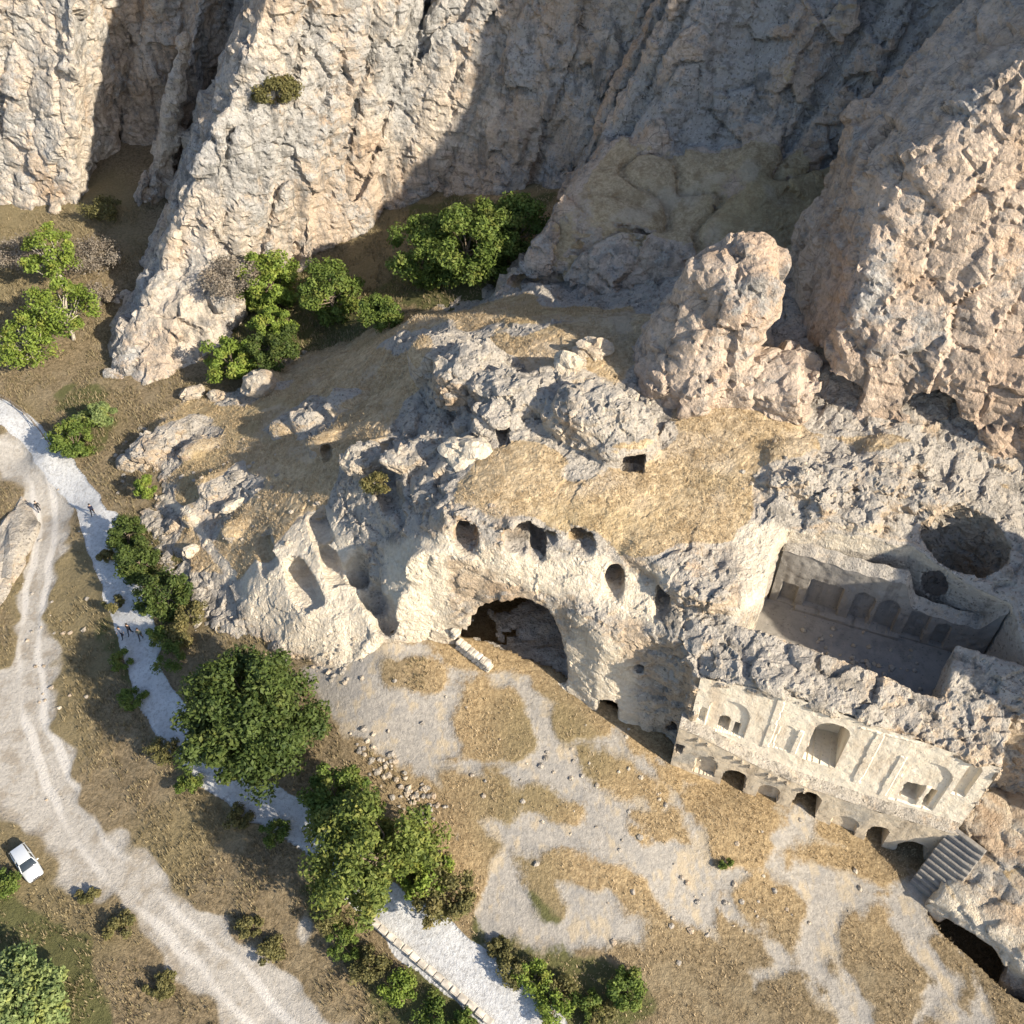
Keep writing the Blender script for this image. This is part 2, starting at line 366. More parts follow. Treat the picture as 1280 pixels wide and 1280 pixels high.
# combined height for locating pixels on the ground
S2 = np.where(cut2 < 0, np.maximum(T2, G2), G2)
def hgt(x, y):
    x = np.asarray(x, float); y = np.asarray(y, float)
    i = np.clip((x - HX[0]) / HH, 0, len(HX) - 1.001); j = np.clip((y - HY[0]) / HH, 0, len(HY) - 1.001)
    inb = (x > HX[0]) & (x < HX[-1]) & (y > HY[0]) & (y < HY[-1])
    return np.where(inb, S2[i.astype(int), j.astype(int)], Gf(x, y))
def hit(px, py):
    r = ray(px, py); r = r / np.linalg.norm(r)
    t = np.arange(50, 240, 0.15); p = np.array([0, 0, CAMH])[None] + t[:, None] * r[None]
    under = p[:, 2] < hgt(p[:, 0], p[:, 1])
    k = int(np.argmax(under)) if under.any() else len(t) - 1
    return p[k]
def hits(lst): return [tuple(hit(a, b)[:2]) for a, b in lst]

tick('fields')
# ------------------------------------------------------------------ the carved hill (signed distance field -> mesh)
gx, gy = np.gradient(T2, HH); slope2 = np.sqrt(1 + np.minimum(gx ** 2 + gy ** 2, 9.0))
Z3 = HZ[None, None, :].astype(np.float32)
D = ((Z3 - T2[:, :, None].astype(np.float32)) / slope2[:, :, None].astype(np.float32))
rough2 = np.ones_like(T2)                                      # how craggy the rock is, in plan
GRASS_POLY = [[(770,480),(830,468),(1000,503),(1015,560),(965,600),(930,645),(895,668),(760,668),(640,640),(590,610),(640,565),(690,590),(760,600),(815,575),(830,530),(790,480)],
 [(690,395),(790,400),(830,460),(780,490),(720,470),(690,430)], [(180,520),(330,490),(470,425),(560,440),(520,480),(430,520),(420,560),(350,650),(300,722),(240,700),(200,600)],
 [(1020,545),(1150,550),(1280,600),(1280,640),(1180,590),(1060,560)], [(630,430),(690,440),(680,480),(640,450)], [(590,570),(640,556),(700,590),(760,600),(900,600),(905,668),(740,674),(620,655),(555,640),(560,610)], [(300,500),(420,470),(480,520),(470,560),(400,640),(330,690),(290,640)], [(330,478),(400,440),(480,398),(560,384),(640,374),(760,384),(800,420),(700,405),(610,408),(540,425),(470,445)]]
gsd = np.full(X2.shape, 1e3)
for p in GRASS_POLY: gsd = np.minimum(gsd, polysdf(X2, Y2, hits(p)))
gsd += noise2(HX, HY, 2.2, 5) * 1.5 + noise2(HX, HY, 6, 6) * 1.4
ROCKY = [[(180,560),(240,520),(280,540),(200,590)], [(235,625),(300,585),(330,610),(260,680)], [(330,540),(390,490),(450,500),(400,550)], [(150,585),(190,540),(250,560),(200,600)],
 [(560,440),(640,450),(700,480),(640,540),(560,520)], [(480,430),(560,400),(600,450),(540,470)]]
rsd = np.full(X2.shape, 1e3)
for p in ROCKY: rsd = np.minimum(rsd, polysdf(X2, Y2, hits(p)))
rsd += noise2(HX, HY, 1.5, 8) * 0.9
gsd = np.maximum(gsd, -rsd)
PALE = [[(560,690),(640,700),(740,700),(830,740),(820,790),(740,760),(640,735),(560,700)], [(900,655),(980,665),(975,700),(960,760),(915,780),(930,720)],
        [(300,720),(400,640),(440,690),(470,780),(480,850),(400,840),(310,780)], [(480,690),(560,680),(560,790),(485,800)], [(640,740),(700,770),(790,820),(830,940),(700,880)]]
psd = np.full(X2.shape, 1e3)
for p in PALE: psd = np.minimum(psd, polysdf(X2, Y2, hits(p)))
rough2 = np.clip(0.25 + 0.75 * sstep(-1.0, 2.0, gsd), 0, 1) * (1 - .72 * sstep(2.0, -.5, psd))
# extra rock outcrops standing out of the slope:  px, py, plan radii, height, rotation
def blob(px, py, rx, ry, rz, rot=0.0, dz=0.0, sharp=2.6):
    global D
    p = hit(px, py); c, s = math.cos(rot), math.sin(rot); m = max(rx, ry) + 2.5
    i0, i1 = np.searchsorted(HX, [p[0] - m, p[0] + m]); j0, j1 = np.searchsorted(HY, [p[1] - m, p[1] + m])
    k0, k1 = np.searchsorted(HZ, [p[2] - rz - 3, p[2] + rz + 3])
    x = HX[i0:i1, None, None] - p[0]; y = HY[None, j0:j1, None] - p[1]; z = HZ[None, None, k0:k1] - p[2] - dz
    a = (x * c + y * s) / rx; b = (-x * s + y * c) / ry; e = z / rz
    r = (np.abs(a) ** sharp + np.abs(b) ** sharp + np.abs(e) ** sharp) ** (1 / sharp)
    sub = D[i0:i1, j0:j1, k0:k1]
    D[i0:i1, j0:j1, k0:k1] = smin(sub, ((r - 1) * min(rx, ry, rz)).astype(np.float32), 0.5)
for b in [(590,480,4.2,3.0,3.6,.5,.3),(560,450,4.5,3.2,2.6,.3),(650,500,4.6,2.6,2.2,-.3,.2),(620,530,2.6,2.2,2.0,0),(690,480,3.2,2.2,1.6,.2),
          (745,535,5.0,3.4,3.4,-.35,.8),(780,560,3.0,2.6,2.6,.2,.3),(520,570,3.8,2.2,1.3,.6),(470,570,2.8,1.8,1.2,.7),
          (400,520,3.6,2.0,1.5,.5),(440,505,2.6,1.8,1.6,.2),(365,535,2.6,1.6,1.2,.4),(410,555,2.4,1.5,1.2,.6),(280,605,3.0,1.8,1.2,.5),(250,640,2.6,1.5,1.0,.6),(300,660,2.2,1.3,.8,.5),
          (200,560,3.6,2.0,1.6,.5),(230,535,3.0,1.6,1.2,.4),(170,575,2.4,1.6,1.2,.3),(250,560,2.8,1.6,1.0,.5),(330,480,2.4,1.8,1.6,.2),
          (1010,600,3.6,2.4,1.3,-.3),(1080,600,4.4,2.6,1.6,-.3),(1060,640,3.4,2.0,1.2,-.3),(1150,620,3.6,2.4,1.4,-.2),(990,570,2.4,1.8,1.2,.2),(1120,570,3.0,1.8,1.3,-.4),
          (830,690,4.0,2.2,1.2,-.3),(880,730,4.2,2.4,1.4,-.4),(560,720,4.0,3.0,2.4,.2,.2),(535,765,2.8,2.0,2.4,0,.4)]:
    blob(*b)
tick('blobs')
# craggy relief
n_a = noise3(HX, HY, HZ, 3.4, 11); n_b = noise3(HX, HY, HZ, (1.3, 1.3, 1.0), 12)
crag = (0.34 * n_a + 0.15 * n_b); del n_a, n_b
crag += 0.10 * noise3(HX, HY, HZ, 0.6, 13)
r3 = rough2[:, :, None].astype(np.float32)
D += crag * r3
tick('crag')
# vertical carved front with storey setback
fu = (X2 - FA[0]) * FU[0] + (Y2 - FA[1]) * FU[1]; fd = (X2 - FA[0]) * FN[0] + (Y2 - FA[1]) * FN[1]
infac = sstep(-9.5, -6.5, fu) * sstep(22.0, 17.6, fu)             # 1 along the dressed facade
bat = 0.16 * (1 - infac)
base2 = np.clip(G2, 0, 9)
front = (cut2[:, :, None] + bat[:, :, None] * (Z3 - base2[:, :, None])).astype(np.float32) + crag * (0.65 * (1 - infac) + .08)[:, :, None].astype(np.float32)
D = smax(D, front, 0.5); del front
# void behind the dressed facade, left under a slab of roof rock
def sub(x0, x1, y0, y1, z0, z1):
    i0, i1 = np.searchsorted(HX, [x0, x1]); j0, j1 = np.searchsorted(HY, [y0, y1]); k0, k1 = np.searchsorted(HZ, [z0, z1])
    return slice(i0, i1), slice(j0, j1), slice(k0, k1)
def fbox(u0, u1, d0, d1, z0, z1, pad=0.0):
    """box in facade coordinates: u along the wall, d in front of it"""
    du = np.maximum(u0 - fu, fu - u1)[:, :, None]; dd = np.maximum(d0 - fd, fd - d1)[:, :, None]
    return np.maximum(np.maximum(du, dd), np.maximum(z0 - Z3, Z3 - z1)).astype(np.float32)
roofz = np.interp(fu, [-7, 0, 15, 17.5], [17.2, 17.9, 15.9, 15.7])
void = np.maximum(fbox(-6.6, 16.9, -3.9, 1.0, -3, 99), (Z3 - (roofz[:, :, None] - 0.75)).astype(np.float32))
D = np.maximum(D, -void); del void
# lower storey block standing 1.1 m in front
ledge = np.interp(fu, [-10, -6, 0, 4, 10, 17], [11.2, 10.2, 7.9, 6.9, 6.3, 6.1])

tick('front')
# courtyard sunk behind the facade
cA, cB, cC, cD_ = at(916, 783, 18.3)[:2], at(1150, 862, 17.3)[:2], at(1266, 752, 20.2)[:2], at(984, 668, 20.8)[:2]
YARD_Z = 12.3
YARD = [tuple(cA), tuple(at(1040, 822, 18.3)[:2]), tuple(at(1178, 874, 17.2)[:2]), tuple(at(1190, 818, 17.5)[:2]), tuple(at(1290, 845, 18)[:2]), tuple(cC), tuple(at(1140, 686, 20.6)[:2]), tuple(cD_), tuple(at(964, 690, 20.5)[:2]), tuple(at(958, 742, 20.)[:2])]
yd2 = polysdf(X2, Y2, YARD)
yard = np.maximum((yd2[:, :, None] + 0.02 * (Z3 - YARD_Z)).astype(np.float32) + 0.5 * crag, YARD_Z - Z3)
D = np.maximum(D, -yard); del yard
# rough free-standing rock inside the yard's right side is left standing by the outline; domed recess over its back rim
def carve_ell(c, r, rot=0.0, k=0.25, sharp=2.0, nz=0.25):
    global D
    m = max(r) + 2
    s = sub(c[0] - m, c[0] + m, c[1] - m, c[1] + m, c[2] - m, c[2] + m)
    x = HX[s[0], None, None] - c[0]; y = HY[None, s[1], None] - c[1]; z = HZ[None, None, s[2]] - c[2]
    co, si = math.cos(rot), math.sin(rot)
    a = (x * co + y * si) / r[0]; b = (-x * si + y * co) / r[1]; e = z / r[2]
    q = ((np.abs(a) ** sharp + np.abs(b) ** sharp + np.abs(e) ** sharp) ** (1 / sharp) - 1) * min(r)
    D[s] = smax(D[s], (-q).astype(np.float32) + nz * crag[s], k)
CAVES = []
def carve_hole(px, py, w, h, depth, ang=None, back=1.6, dzdir=-0.05, sharp=2.6, nz=0.35, z=None):
    """tunnel of elliptic section driven into the rock where the sight line of the photo meets it"""
    global D
    p = hit(px, py) if z is None else at(px, py, z)
    rr = ray(px, py)
    d = np.array([rr[0], rr[1]]) if ang is None else np.array([math.cos(ang), math.sin(ang)])
    d = d / np.linalg.norm(d); m = depth + max(w, h) + 2
    s = sub(p[0] - m, p[0] + m, p[1] - m, p[1] + m, p[2] - h - 3, p[2] + h + 3)
    x = HX[s[0], None, None] - p[0]; y = HY[None, s[1], None] - p[1]; z_ = HZ[None, None, s[2]] - p[2]
    al = x * d[0] + y * d[1]; la = -x * d[1] + y * d[0]; ve = z_ - dzdir * al
    q = (np.abs(la / w) ** sharp + np.abs(ve / h) ** sharp) ** (1 / sharp)
    q = (q - 1) * min(w, h)
    e = np.maximum(-back - al, al - depth)
    c = smax(q + 0 * al, e + 0 * q, 0.3).astype(np.float32) + nz * crag[s]
    D[s] = smax(D[s], -c, 0.12); CAVES.append((p, d, w, h, depth, back))
n_gen = [
 # px, py, half width, half height, depth
 (583,672,1.35,1.5,5),(650,676,1.9,1.4,5),(672,684,1.0,1.6,4),(688,673,.8,.55,3),(725,677,1.5,.8,4),(767,727,1.05,1.35,4),(828,750,.9,1.5,4),
 (382,744,2.0,1.5,4),(333,700,1.6,1.4,3.5),(416,712,1.2,1.4,3),(402,668,1.5,1.3,2.5),(172,572,1.0,.8,3),(408,565,.8,.7,2.5),(487,580,.9,.9,3),(487,625,1.4,1.6,4),(500,645,.9,1.0,3),
 (562,520,1.9,.9,4),(630,541,.95,1.05,4)]
for h_ in n_gen: carve_hole(h_[0], h_[1], h_[2] * .8, h_[3] * .78, h_[4] + 1.0)
carve_hole(760,890, .95, 1.7, 4, sharp=4, nz=.1); carve_hole(797,846, .45, .5, 2.5, sharp=6, nz=.05); carve_hole(790,852, 1.9, 2.2, .7, sharp=2.4, nz=.1)
carve_hole(840,925, .6, .7, 3, sharp=6, nz=.05)
carve_hole(791,573, 1.15, 1.25, 4, sharp=8, nz=0.05)
n_holes = len(CAVES)
# great cave in the front
gp = at(652, 850, 6.4)
gd = np.array([.1, 1.0]); gd /= np.linalg.norm(gd)
def great_cave():
    global D
    s = sub(gp[0] - 16, gp[0] + 14, gp[1] - 6, gp[1] + 30, 3, 22)
    x = HX[s[0], None, None] - gp[0]; y = HY[None, s[1], None] - gp[1]; z_ = HZ[None, None, s[2]] - 6.2
    al = x * gd[0] + y * gd[1]; la = x * gd[1] - y * gd[0] + 1.3
    q = ((np.abs(la / 5.6) ** 2.2 + np.abs(np.maximum(z_, 0) / (8.6 + .35 * la)) ** 2.2) ** (1 / 2.2) - 1) * 4.5
    q = np.maximum(q, -z_ * 1.0); q = np.maximum(q, np.maximum(-6 - al, al - 24))
    D[s] = smax(D[s], (-q).astype(np.float32) + .95 * crag[s], .2)
great_cave()
tick('caves')
# gully crease of the left lobe
for (a, b, r_) in [(440,722,1.3),(460,752,1.5),(474,776,1.6)]:
    p = hit(a, b); carve_ell(p + np.array([.6, .6, 0]), (r_, r_ * 1.1, 2.4), .5, k=.8, nz=.4)
# domed alcove at the back right corner of the yard
al_p = at(1195, 706, 18.0)
carve_ell(al_p + np.array([0, .4, .4]), (4.2, 3.7, 5.6), -.35, k=.3, nz=.15)
# shaft cut into the face left of the facade
sp_ = fxy(-9.2, 0)
carve_ell(np.array([sp_[0], sp_[1] - .2, 11.5]), (1.5, 2.0, 8.5), -.36, k=.3, sharp=4, nz=.1)
D = np.maximum(D, -1e3)
# sink the hill under the valley ground where it runs out
tick('sdf')
HV, HF = surface_nets(D, (HX[0], HY[0], HZ[0]), HH)
del D, crag
def sample2(A, x, y):
    i = np.clip(((x - HX[0]) / HH), 0, len(HX) - 1).astype(int); j = np.clip(((y - HY[0]) / HH), 0, len(HY) - 1).astype(int)
    return A[i, j]
def normals_of(V, F):
    n = np.cross(V[F[:, 2]] - V[F[:, 0]], V[F[:, 3]] - V[F[:, 1]]).astype(np.float32)
    N = np.zeros_like(V)
    for c in range(3):
        for k in range(4): N[:, c] += np.bincount(F[:, k], n[:, c], len(V))
    return N / np.maximum(np.linalg.norm(N, axis=1, keepdims=True), 1e-9)
tick('nets')
HN = normals_of(HV, HF)
fo1, fe1 = facet(HV, 2.1, 5, (1.2, 1.2, .8), .55, .16); fo2, fe2 = facet(HV, .85, 6, (1.2, 1.2, .8), .6, .15)
dressed = np.maximum(sstep(.6, -.2, sample2(yd2, HV[:, 0], HV[:, 1])), 0)
amp = sample2(rough2, HV[:, 0], HV[:, 1]) * (1 - .9 * dressed)
HV = HV + HN * ((.42 * fo1 + .55 * fo2 - .14 * np.exp(-fe1 / .12)) * amp)[:, None]
HN = normals_of(HV, HF)
gv = sample2(G2, HV[:, 0], HV[:, 1])
keep = (HV[HF][:, :, 2] > gv[HF] - 1.2).any(1)
HF = HF[keep]
vx, vy, vz = HV[:, 0], HV[:, 1], HV[:, 2]
gs = sample2(gsd, vx, vy); cv = sample2(cut2, vx, vy)
yv = sample2(yd2, vx, vy); tv = sample2(T2, vx, vy)
topness = sstep(-2.6, -1.0, vz - tv)
grass = sstep(.8, -.8, gs) * sstep(.3, .62, HN[:, 2]) * topness * sstep(0.2, 1.2, yv)
pale_n = noise_pts(HV, 5.0, 3) * .5
pale = np.clip(sstep(1.5, -1.0, sample2(psd, vx, vy)) * .8 + pale_n * .3, 0, 1) * (1 - grass)
inside_yard = sstep(.5, -.3, yv)  # yard interior turns less pale and greyer: its shade put into the colour
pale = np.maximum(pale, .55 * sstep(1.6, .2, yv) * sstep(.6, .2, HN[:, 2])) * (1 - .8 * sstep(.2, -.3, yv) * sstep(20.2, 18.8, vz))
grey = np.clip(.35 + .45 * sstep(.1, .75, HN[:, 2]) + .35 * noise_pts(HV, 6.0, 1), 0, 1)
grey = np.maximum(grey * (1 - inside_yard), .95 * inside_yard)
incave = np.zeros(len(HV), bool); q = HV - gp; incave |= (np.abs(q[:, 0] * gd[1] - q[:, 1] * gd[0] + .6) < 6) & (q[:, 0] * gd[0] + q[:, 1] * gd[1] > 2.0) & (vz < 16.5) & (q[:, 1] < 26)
pale = np.where(incave, 0, pale)  # great cave loses its pale tone, shade painted into the rock colour
trl = sstep(.75, .2, linedist(vx, vy, hits([(188,612),(215,630),(245,655),(270,695),(292,722)])) + .15 * noise_pts(HV, .8, 9)) * sstep(.3, .6, HN[:, 2]); grass = grass * (1 - trl); pale = np.maximum(pale, .62 * trl)
HA = dict(grass=grass, pale=pale, grey=grey)
CAVE_LABELS = ['round cave hole, first of the row over the great cave', 'irregular cave hole with a hanging rock lip', 'low niche under the irregular cave hole', 'tiny cave hole between two wider ones', 'wide low cave hole at the end of the upper row',
 'upright cave hole above the carved wall', 'tapering cave hole with a smoothed floor', 'dark hole in the pale smooth rock lobe', 'hole in the outer side of the pale rock lobe', 'small hole deep in the gully crease', 'brown hollow at the head of the gully crease',
 'small slit hole low on the grassy slope', 'small hole among the slope outcrops', 'small hollow on the rocky crest', 'dark hollow beside the mossy bush', 'small hollow below the mossy bush', 'low shelter under the grey outcrop', 'square black hole under the outcrop', 'dark doorway at the foot of the carved wall', 'tiny square window in the arched niche', 'shallow arched niche in the carved wall', 'small hole at the foot of the tall shaft', 'square cut doorway in the big boulder']
fcen = HV[HF].mean(1); fid = np.full(len(HF), -1)
for ci, (p, d, w_, h_, dp_, bk_) in enumerate(CAVES):
    q = fcen - p; al = q[:, 0] * d[0] + q[:, 1] * d[1]; la = -q[:, 0] * d[1] + q[:, 1] * d[0]
    fid[((np.abs(la) / (w_ + .35)) ** 2 + (np.abs(q[:, 2]) / (h_ + .35)) ** 2 < 1.15) & (al > .35) & (al < dp_ + .8)] = ci
q = fcen - gp; al = q[:, 0] * gd[0] + q[:, 1] * gd[1]; la = q[:, 0] * gd[1] - q[:, 1] * gd[0] + .6
fid[(np.abs(la - .0) < 6.6) & (al > 1.2) & (al < 25) & (fcen[:, 2] < 16) & (fid < 0)] = 99
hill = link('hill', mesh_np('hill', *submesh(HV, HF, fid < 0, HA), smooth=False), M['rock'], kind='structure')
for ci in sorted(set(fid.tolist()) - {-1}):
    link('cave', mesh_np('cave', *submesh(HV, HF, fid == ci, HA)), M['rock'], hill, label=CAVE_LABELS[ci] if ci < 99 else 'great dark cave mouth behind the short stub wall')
print('hill faces', len(HF))

tick('hill')
# ------------------------------------------------------------------ valley ground
def axis(a, b, lo, hi, fine, coarse):
    A = list(np.arange(a, lo, coarse)) + list(np.arange(lo, hi, fine)) + list(np.arange(hi, b + coarse, coarse)); return np.array(A)
VX = axis(-420, 420, -96, 56, 0.3, 9.0); VY = axis(-120, 620, 16, 150, 0.3, 9.0)
GX, GY = np.meshgrid(VX, VY, indexing='ij')
cx = np.clip(GX, -110, 70); cy = np.clip(GY, 5, 165)
GZ = Gf(cx, cy)
far = np.hypot(GX - cx, GY - cy); GZ = GZ + far * .03
def lines(groups, width):
    d = np.full(GX.shape, 1e3)
    sel = (GX > -110) & (GX < 70) & (GY > 0) & (GY < 165)
    for g in groups:
        d[sel] = np.minimum(d[sel], linedist(GX[sel], GY[sel], hits(g)) - width)
    return d
def polys(groups):
    d = np.full(GX.shape, 1e3); sel = (GX > -110) & (GX < 70) & (GY > 0) & (GY < 165)
    for g in groups: d[sel] = np.minimum(d[sel], polysdf(GX[sel], GY[sel], hits(g)))
    return d
PATH = [(-60,500),(0,513),(40,545),(70,580),(112,632),(135,690),(150,735),(168,800),(190,865),(225,920),(270,968),(320,1002),(365,1022),(400,1045),(450,1110),(520,1165),(560,1200),(610,1245),(665,1290),(720,1340)]
ROAD = [(400,1340),(330,1270),(260,1195),(190,1130),(120,1060),(75,980),(45,900),(35,820),(45,740),(60,660),(50,600),(20,565),(-60,560)]
path_d = lines([PATH], 1.65); path_d = np.minimum(path_d, lines([[(128,660),(140,690),(165,775),(178,815)]], 2.2)); path_d = np.minimum(path_d, lines([[(520,1165),(600,1230),(680,1300)]], 2.3))
road_d = lines([ROAD], 2.2); road_d = np.minimum(road_d, lines([[(400,1340),(330,1260),(250,1180),(340,1230)]], 3.0)); road_d = np.minimum(road_d, lines([[(0,860),(10,960),(60,1010),(130,1090)]], 3.2))
road_d = np.minimum(road_d, lines([[(385,1160),(370,1200),(330,1240)]], 1.3))
PLAZA = [(640,850),(700,880),(780,935),(850,965),(1000,1015),(1090,1070),(1160,1105),(1150,1140),(1230,1240),(1240,1290),(830,1290),(800,1200),(700,1185),(600,1195),(585,1140),(610,1060),(570,990),(480,940),(400,880),(380,835),(450,810),(540,812)]
def oval(cx_, cy_, rx_, ry_, rot=0): return [(cx_ + rx_ * math.cos(t) * math.cos(rot) - ry_ * math.sin(t) * math.sin(rot), cy_ + rx_ * math.cos(t) * math.sin(rot) + ry_ * math.sin(t) * math.cos(rot)) for t in np.linspace(0, 6.283, 15)[:-1]]
ISLES = [oval(612,905,56,54,.5), oval(512,842,42,22,.3), oval(595,985,50,26,.5), oval(716,1088,44,17,.1), oval(785,962,66,30,.6), oval(690,1010,30,12,.6), oval(800,1120,60,10,.7), oval(680,1110,14,40,-.5), oval(722,905,34,22,.7), oval(905,1032,72,36,.15), oval(1062,1080,74,26,.15), oval(1055,1042,36,16,.2), oval(950,1155,50,52,.4), oval(1100,1195,60,50,.6),
         oval(872,1235,64,58,.7), oval(990,1265,46,34,.3), oval(1190,1215,22,46,-.6), oval(930,975,80,12,.38), oval(1140,1275,40,16,0), oval(812,1030,18,8,.6)]
BARE_L = [[(560,1030),(600,1090),(640,1150)], [(655,855),(672,920),(700,960),(780,1020),(860,1090),(960,1180),(1040,1260),(1070,1290)], [(700,960),(600,955),(540,960)], [(880,1110),(960,1085),(1000,1015)], [(980,1085),(1080,1112),(1160,1112)], [(1010,1110),(1035,1180),(1075,1260)], [(1125,1150),(1190,1230),(1140,1280)], [(700,930),(760,925),(840,985),(900,1100)]]
bare_d = np.maximum(polys([PLAZA]), -(polys(ISLES) - np.interp(GX, [-6, 4, 14], [.25, .2, .55]))); bare_d = np.minimum(bare_d, lines(BARE_L, .55))
GREEN = [[(150,700),(190,870),(250,960),(230,990),(170,900),(130,790)], [(620,1190),(700,1190),(830,1250),(840,1290),(680,1290)], [(250,390),(400,330),(470,370),(480,420),(330,460),(260,480)], [(0,1130),(120,1180),(120,1290),(0,1290)],
         [(140,620),(240,700),(250,780),(190,780)], [(400,1150),(520,1200),(600,1290),(430,1290)], [(80,500),(140,490),(140,570),(90,570)], [(510,260),(680,250),(620,370),(510,380)]]
green_d = polys(GREEN)
nz_ = lambda s, k: noise2(VX, VY, s, k)
path_d += .16 * nz_(.9, 31) + .22 * nz_(3.0, 32); road_d += 1.1 * nz_(4.5, 33) + .7 * nz_(1.3, 34)
bare_d += .5 * nz_(5, 35) + .6 * nz_(1.8, 36) + .35 * nz_(.8, 39); green_d += 2.2 * nz_(6, 37) + 1.4 * nz_(1.8, 38)
GZ = GZ + nz_(4, 21) * .12 * sstep(0, 2, np.minimum(path_d, road_d)) + nz_(1.2, 22) * .07 * sstep(0, 1.2, np.minimum(np.minimum(path_d, road_d), bare_d))
GZ = GZ - .28 * sstep(.6, -.6, road_d) * 0 + .25 * sstep(.5, -.1, path_d)
# drop the sheet under the hill so that only one surface shows
hs = np.where((GX > HX[1]) & (GX < HX[-2]) & (GY > HY[1]) & (GY < HY[-2]), 1, 0)
ii = np.clip(((GX - HX[0]) / HH), 0, len(HX) - 1).astype(int); jj = np.clip(((GY - HY[0]) / HH), 0, len(HY) - 1).astype(int)
above = np.where(cut2 < 0, T2 - G2, -9)[ii, jj]; cutg = cut2[ii, jj]
GZ = np.where(hs & (above > 1.5) & (cutg < -1.2), GZ - sstep(1.5, 4, above) * 4.0, GZ)
PIT = [tuple(at(a, b, .4)[:2]) for a, b in ((1163,1140),(1182,1166),(1216,1194),(1262,1238),(1300,1262))]
pe = np.array(PIT[-1]) - np.array(PIT[0]); pe /= np.hypot(*pe); pnn = np.array([-pe[1], pe[0]]); pnn = pnn if pnn[1] > 0 else -pnn
PIT = PIT + [tuple(np.array(PIT[-1]) + pnn * 9.5), tuple(np.array(PIT[0]) + pnn * 9.5)]
pd = np.full(GX.shape, 1e3); ps = (GX > 25) & (GX < 60) & (GY > 10) & (GY < 50); pd[ps] = polysdf(GX[ps], GY[ps], PIT)
GZ = GZ - 5.2 * sstep(.25, -.6, pd)
GV = np.stack([GX, GY, GZ], -1).reshape(-1, 3)
nx_, ny_ = GX.shape; idx = np.arange(nx_ * ny_).reshape(nx_, ny_)
GFc = np.stack([idx[:-1, :-1], idx[1:, :-1], idx[1:, 1:], idx[:-1, 1:]], -1).reshape(-1, 4)
GA = dict(path=sstep(.25, -.25, path_d).ravel(), road=sstep(1.6, -1.4, road_d).ravel(), bare=(.86 * sstep(1.1, -1.1, bare_d)).ravel(), green=(sstep(2.0, -2.0, green_d)).ravel(), gold=(np.clip(sstep(-20, -4, GX + 3 * nz_(6, 56)) * (.8 + .6 * nz_(4, 57)), 0, 1) * sstep(27, 36, GY)).ravel(), nb=(.5 + .5 * np.clip(nz_(12, 51) + .6 * nz_(5, 52), -1, 1)).ravel(),
          track=(np.exp(-((lines([ROAD], 0) - 1.0 + .25 * nz_(2, 53)) / .45) ** 2) * (.5 + .5 * np.clip(nz_(4, 54) + .4, -1, 1))).ravel())
ground = link('ground', mesh_np('ground', GV, GFc, GA), M['ground'], kind='structure')

tick('ground')
# ------------------------------------------------------------------ cliffs
def shifted(A2, dx, dy, h):
    """2-D field resampled after sliding it by (dx, dy)"""
    fx, fy = dx / h, dy / h; ix, iy = int(math.floor(fx)), int(math.floor(fy)); ax, ay = fx - ix, fy - iy
    def sh(a, b):
        i = np.clip(np.arange(A2.shape[0]) - a, 0, A2.shape[0] - 1); j = np.clip(np.arange(A2.shape[1]) - b, 0, A2.shape[1] - 1)
        return A2[np.ix_(i, j)]
    return (sh(ix, iy) * (1 - ax) + sh(ix + 1, iy) * ax) * (1 - ay) + (sh(ix, iy + 1) * (1 - ax) + sh(ix + 1, iy + 1) * ax) * ay
def leaning_volume(xs, ys, zs, masses, h):
    X, Y = np.meshgrid(xs, ys, indexing='ij'); V = np.full((len(xs), len(ys), len(zs)), 1e3, np.float32)
    for pts, z0, batter, lean, top, k in masses:
        P2 = polysdf(X, Y, pts).astype(np.float32)
        tz = top(X, Y) if callable(top) else np.full(X.shape, top)
        q = math.sqrt(1 + batter * batter)
        for i, z in enumerate(zs):
            d = (shifted(P2, lean * (z - z0), 0, h) + batter * (z - z0)) / q
            d = smax(d, (z - tz) * .9, 2.0)
            V[:, :, i] = smin(V[:, :, i], d, k) if k else np.minimum(V[:, :, i], d)
    return V
def rocky(V, xs, ys, zs, seed, amp=1.0, lean=.42, h=.4, ca=1.0):
    cols = noise2(xs, ys, 3.4, seed) * .7 + noise2(xs, ys, 7.5, seed + 2) * 1.0; cr = np.abs(noise2(xs, ys, 4.6, seed + 7)); cols += 2.4 * np.exp(-cr / .08) + noise2(xs, ys, 1.5, seed + 1) * .22
    cols = cols.astype(np.float32)
    for i, z in enumerate(zs): V[:, :, i] += amp * ca * shifted(cols, lean * (z - zs[0]), 0, h)
    V += amp * (.45 * noise3(xs, ys, zs, (4.5, 4.5, 3.5), seed + 3) + .2 * noise3(xs, ys, zs, (2.4, 2.4, 1.1), seed + 4))
    f = noise3(xs, ys, zs, (1.0, 1.0, .8), seed + 5); V += amp * .12 * np.abs(f)
    return V
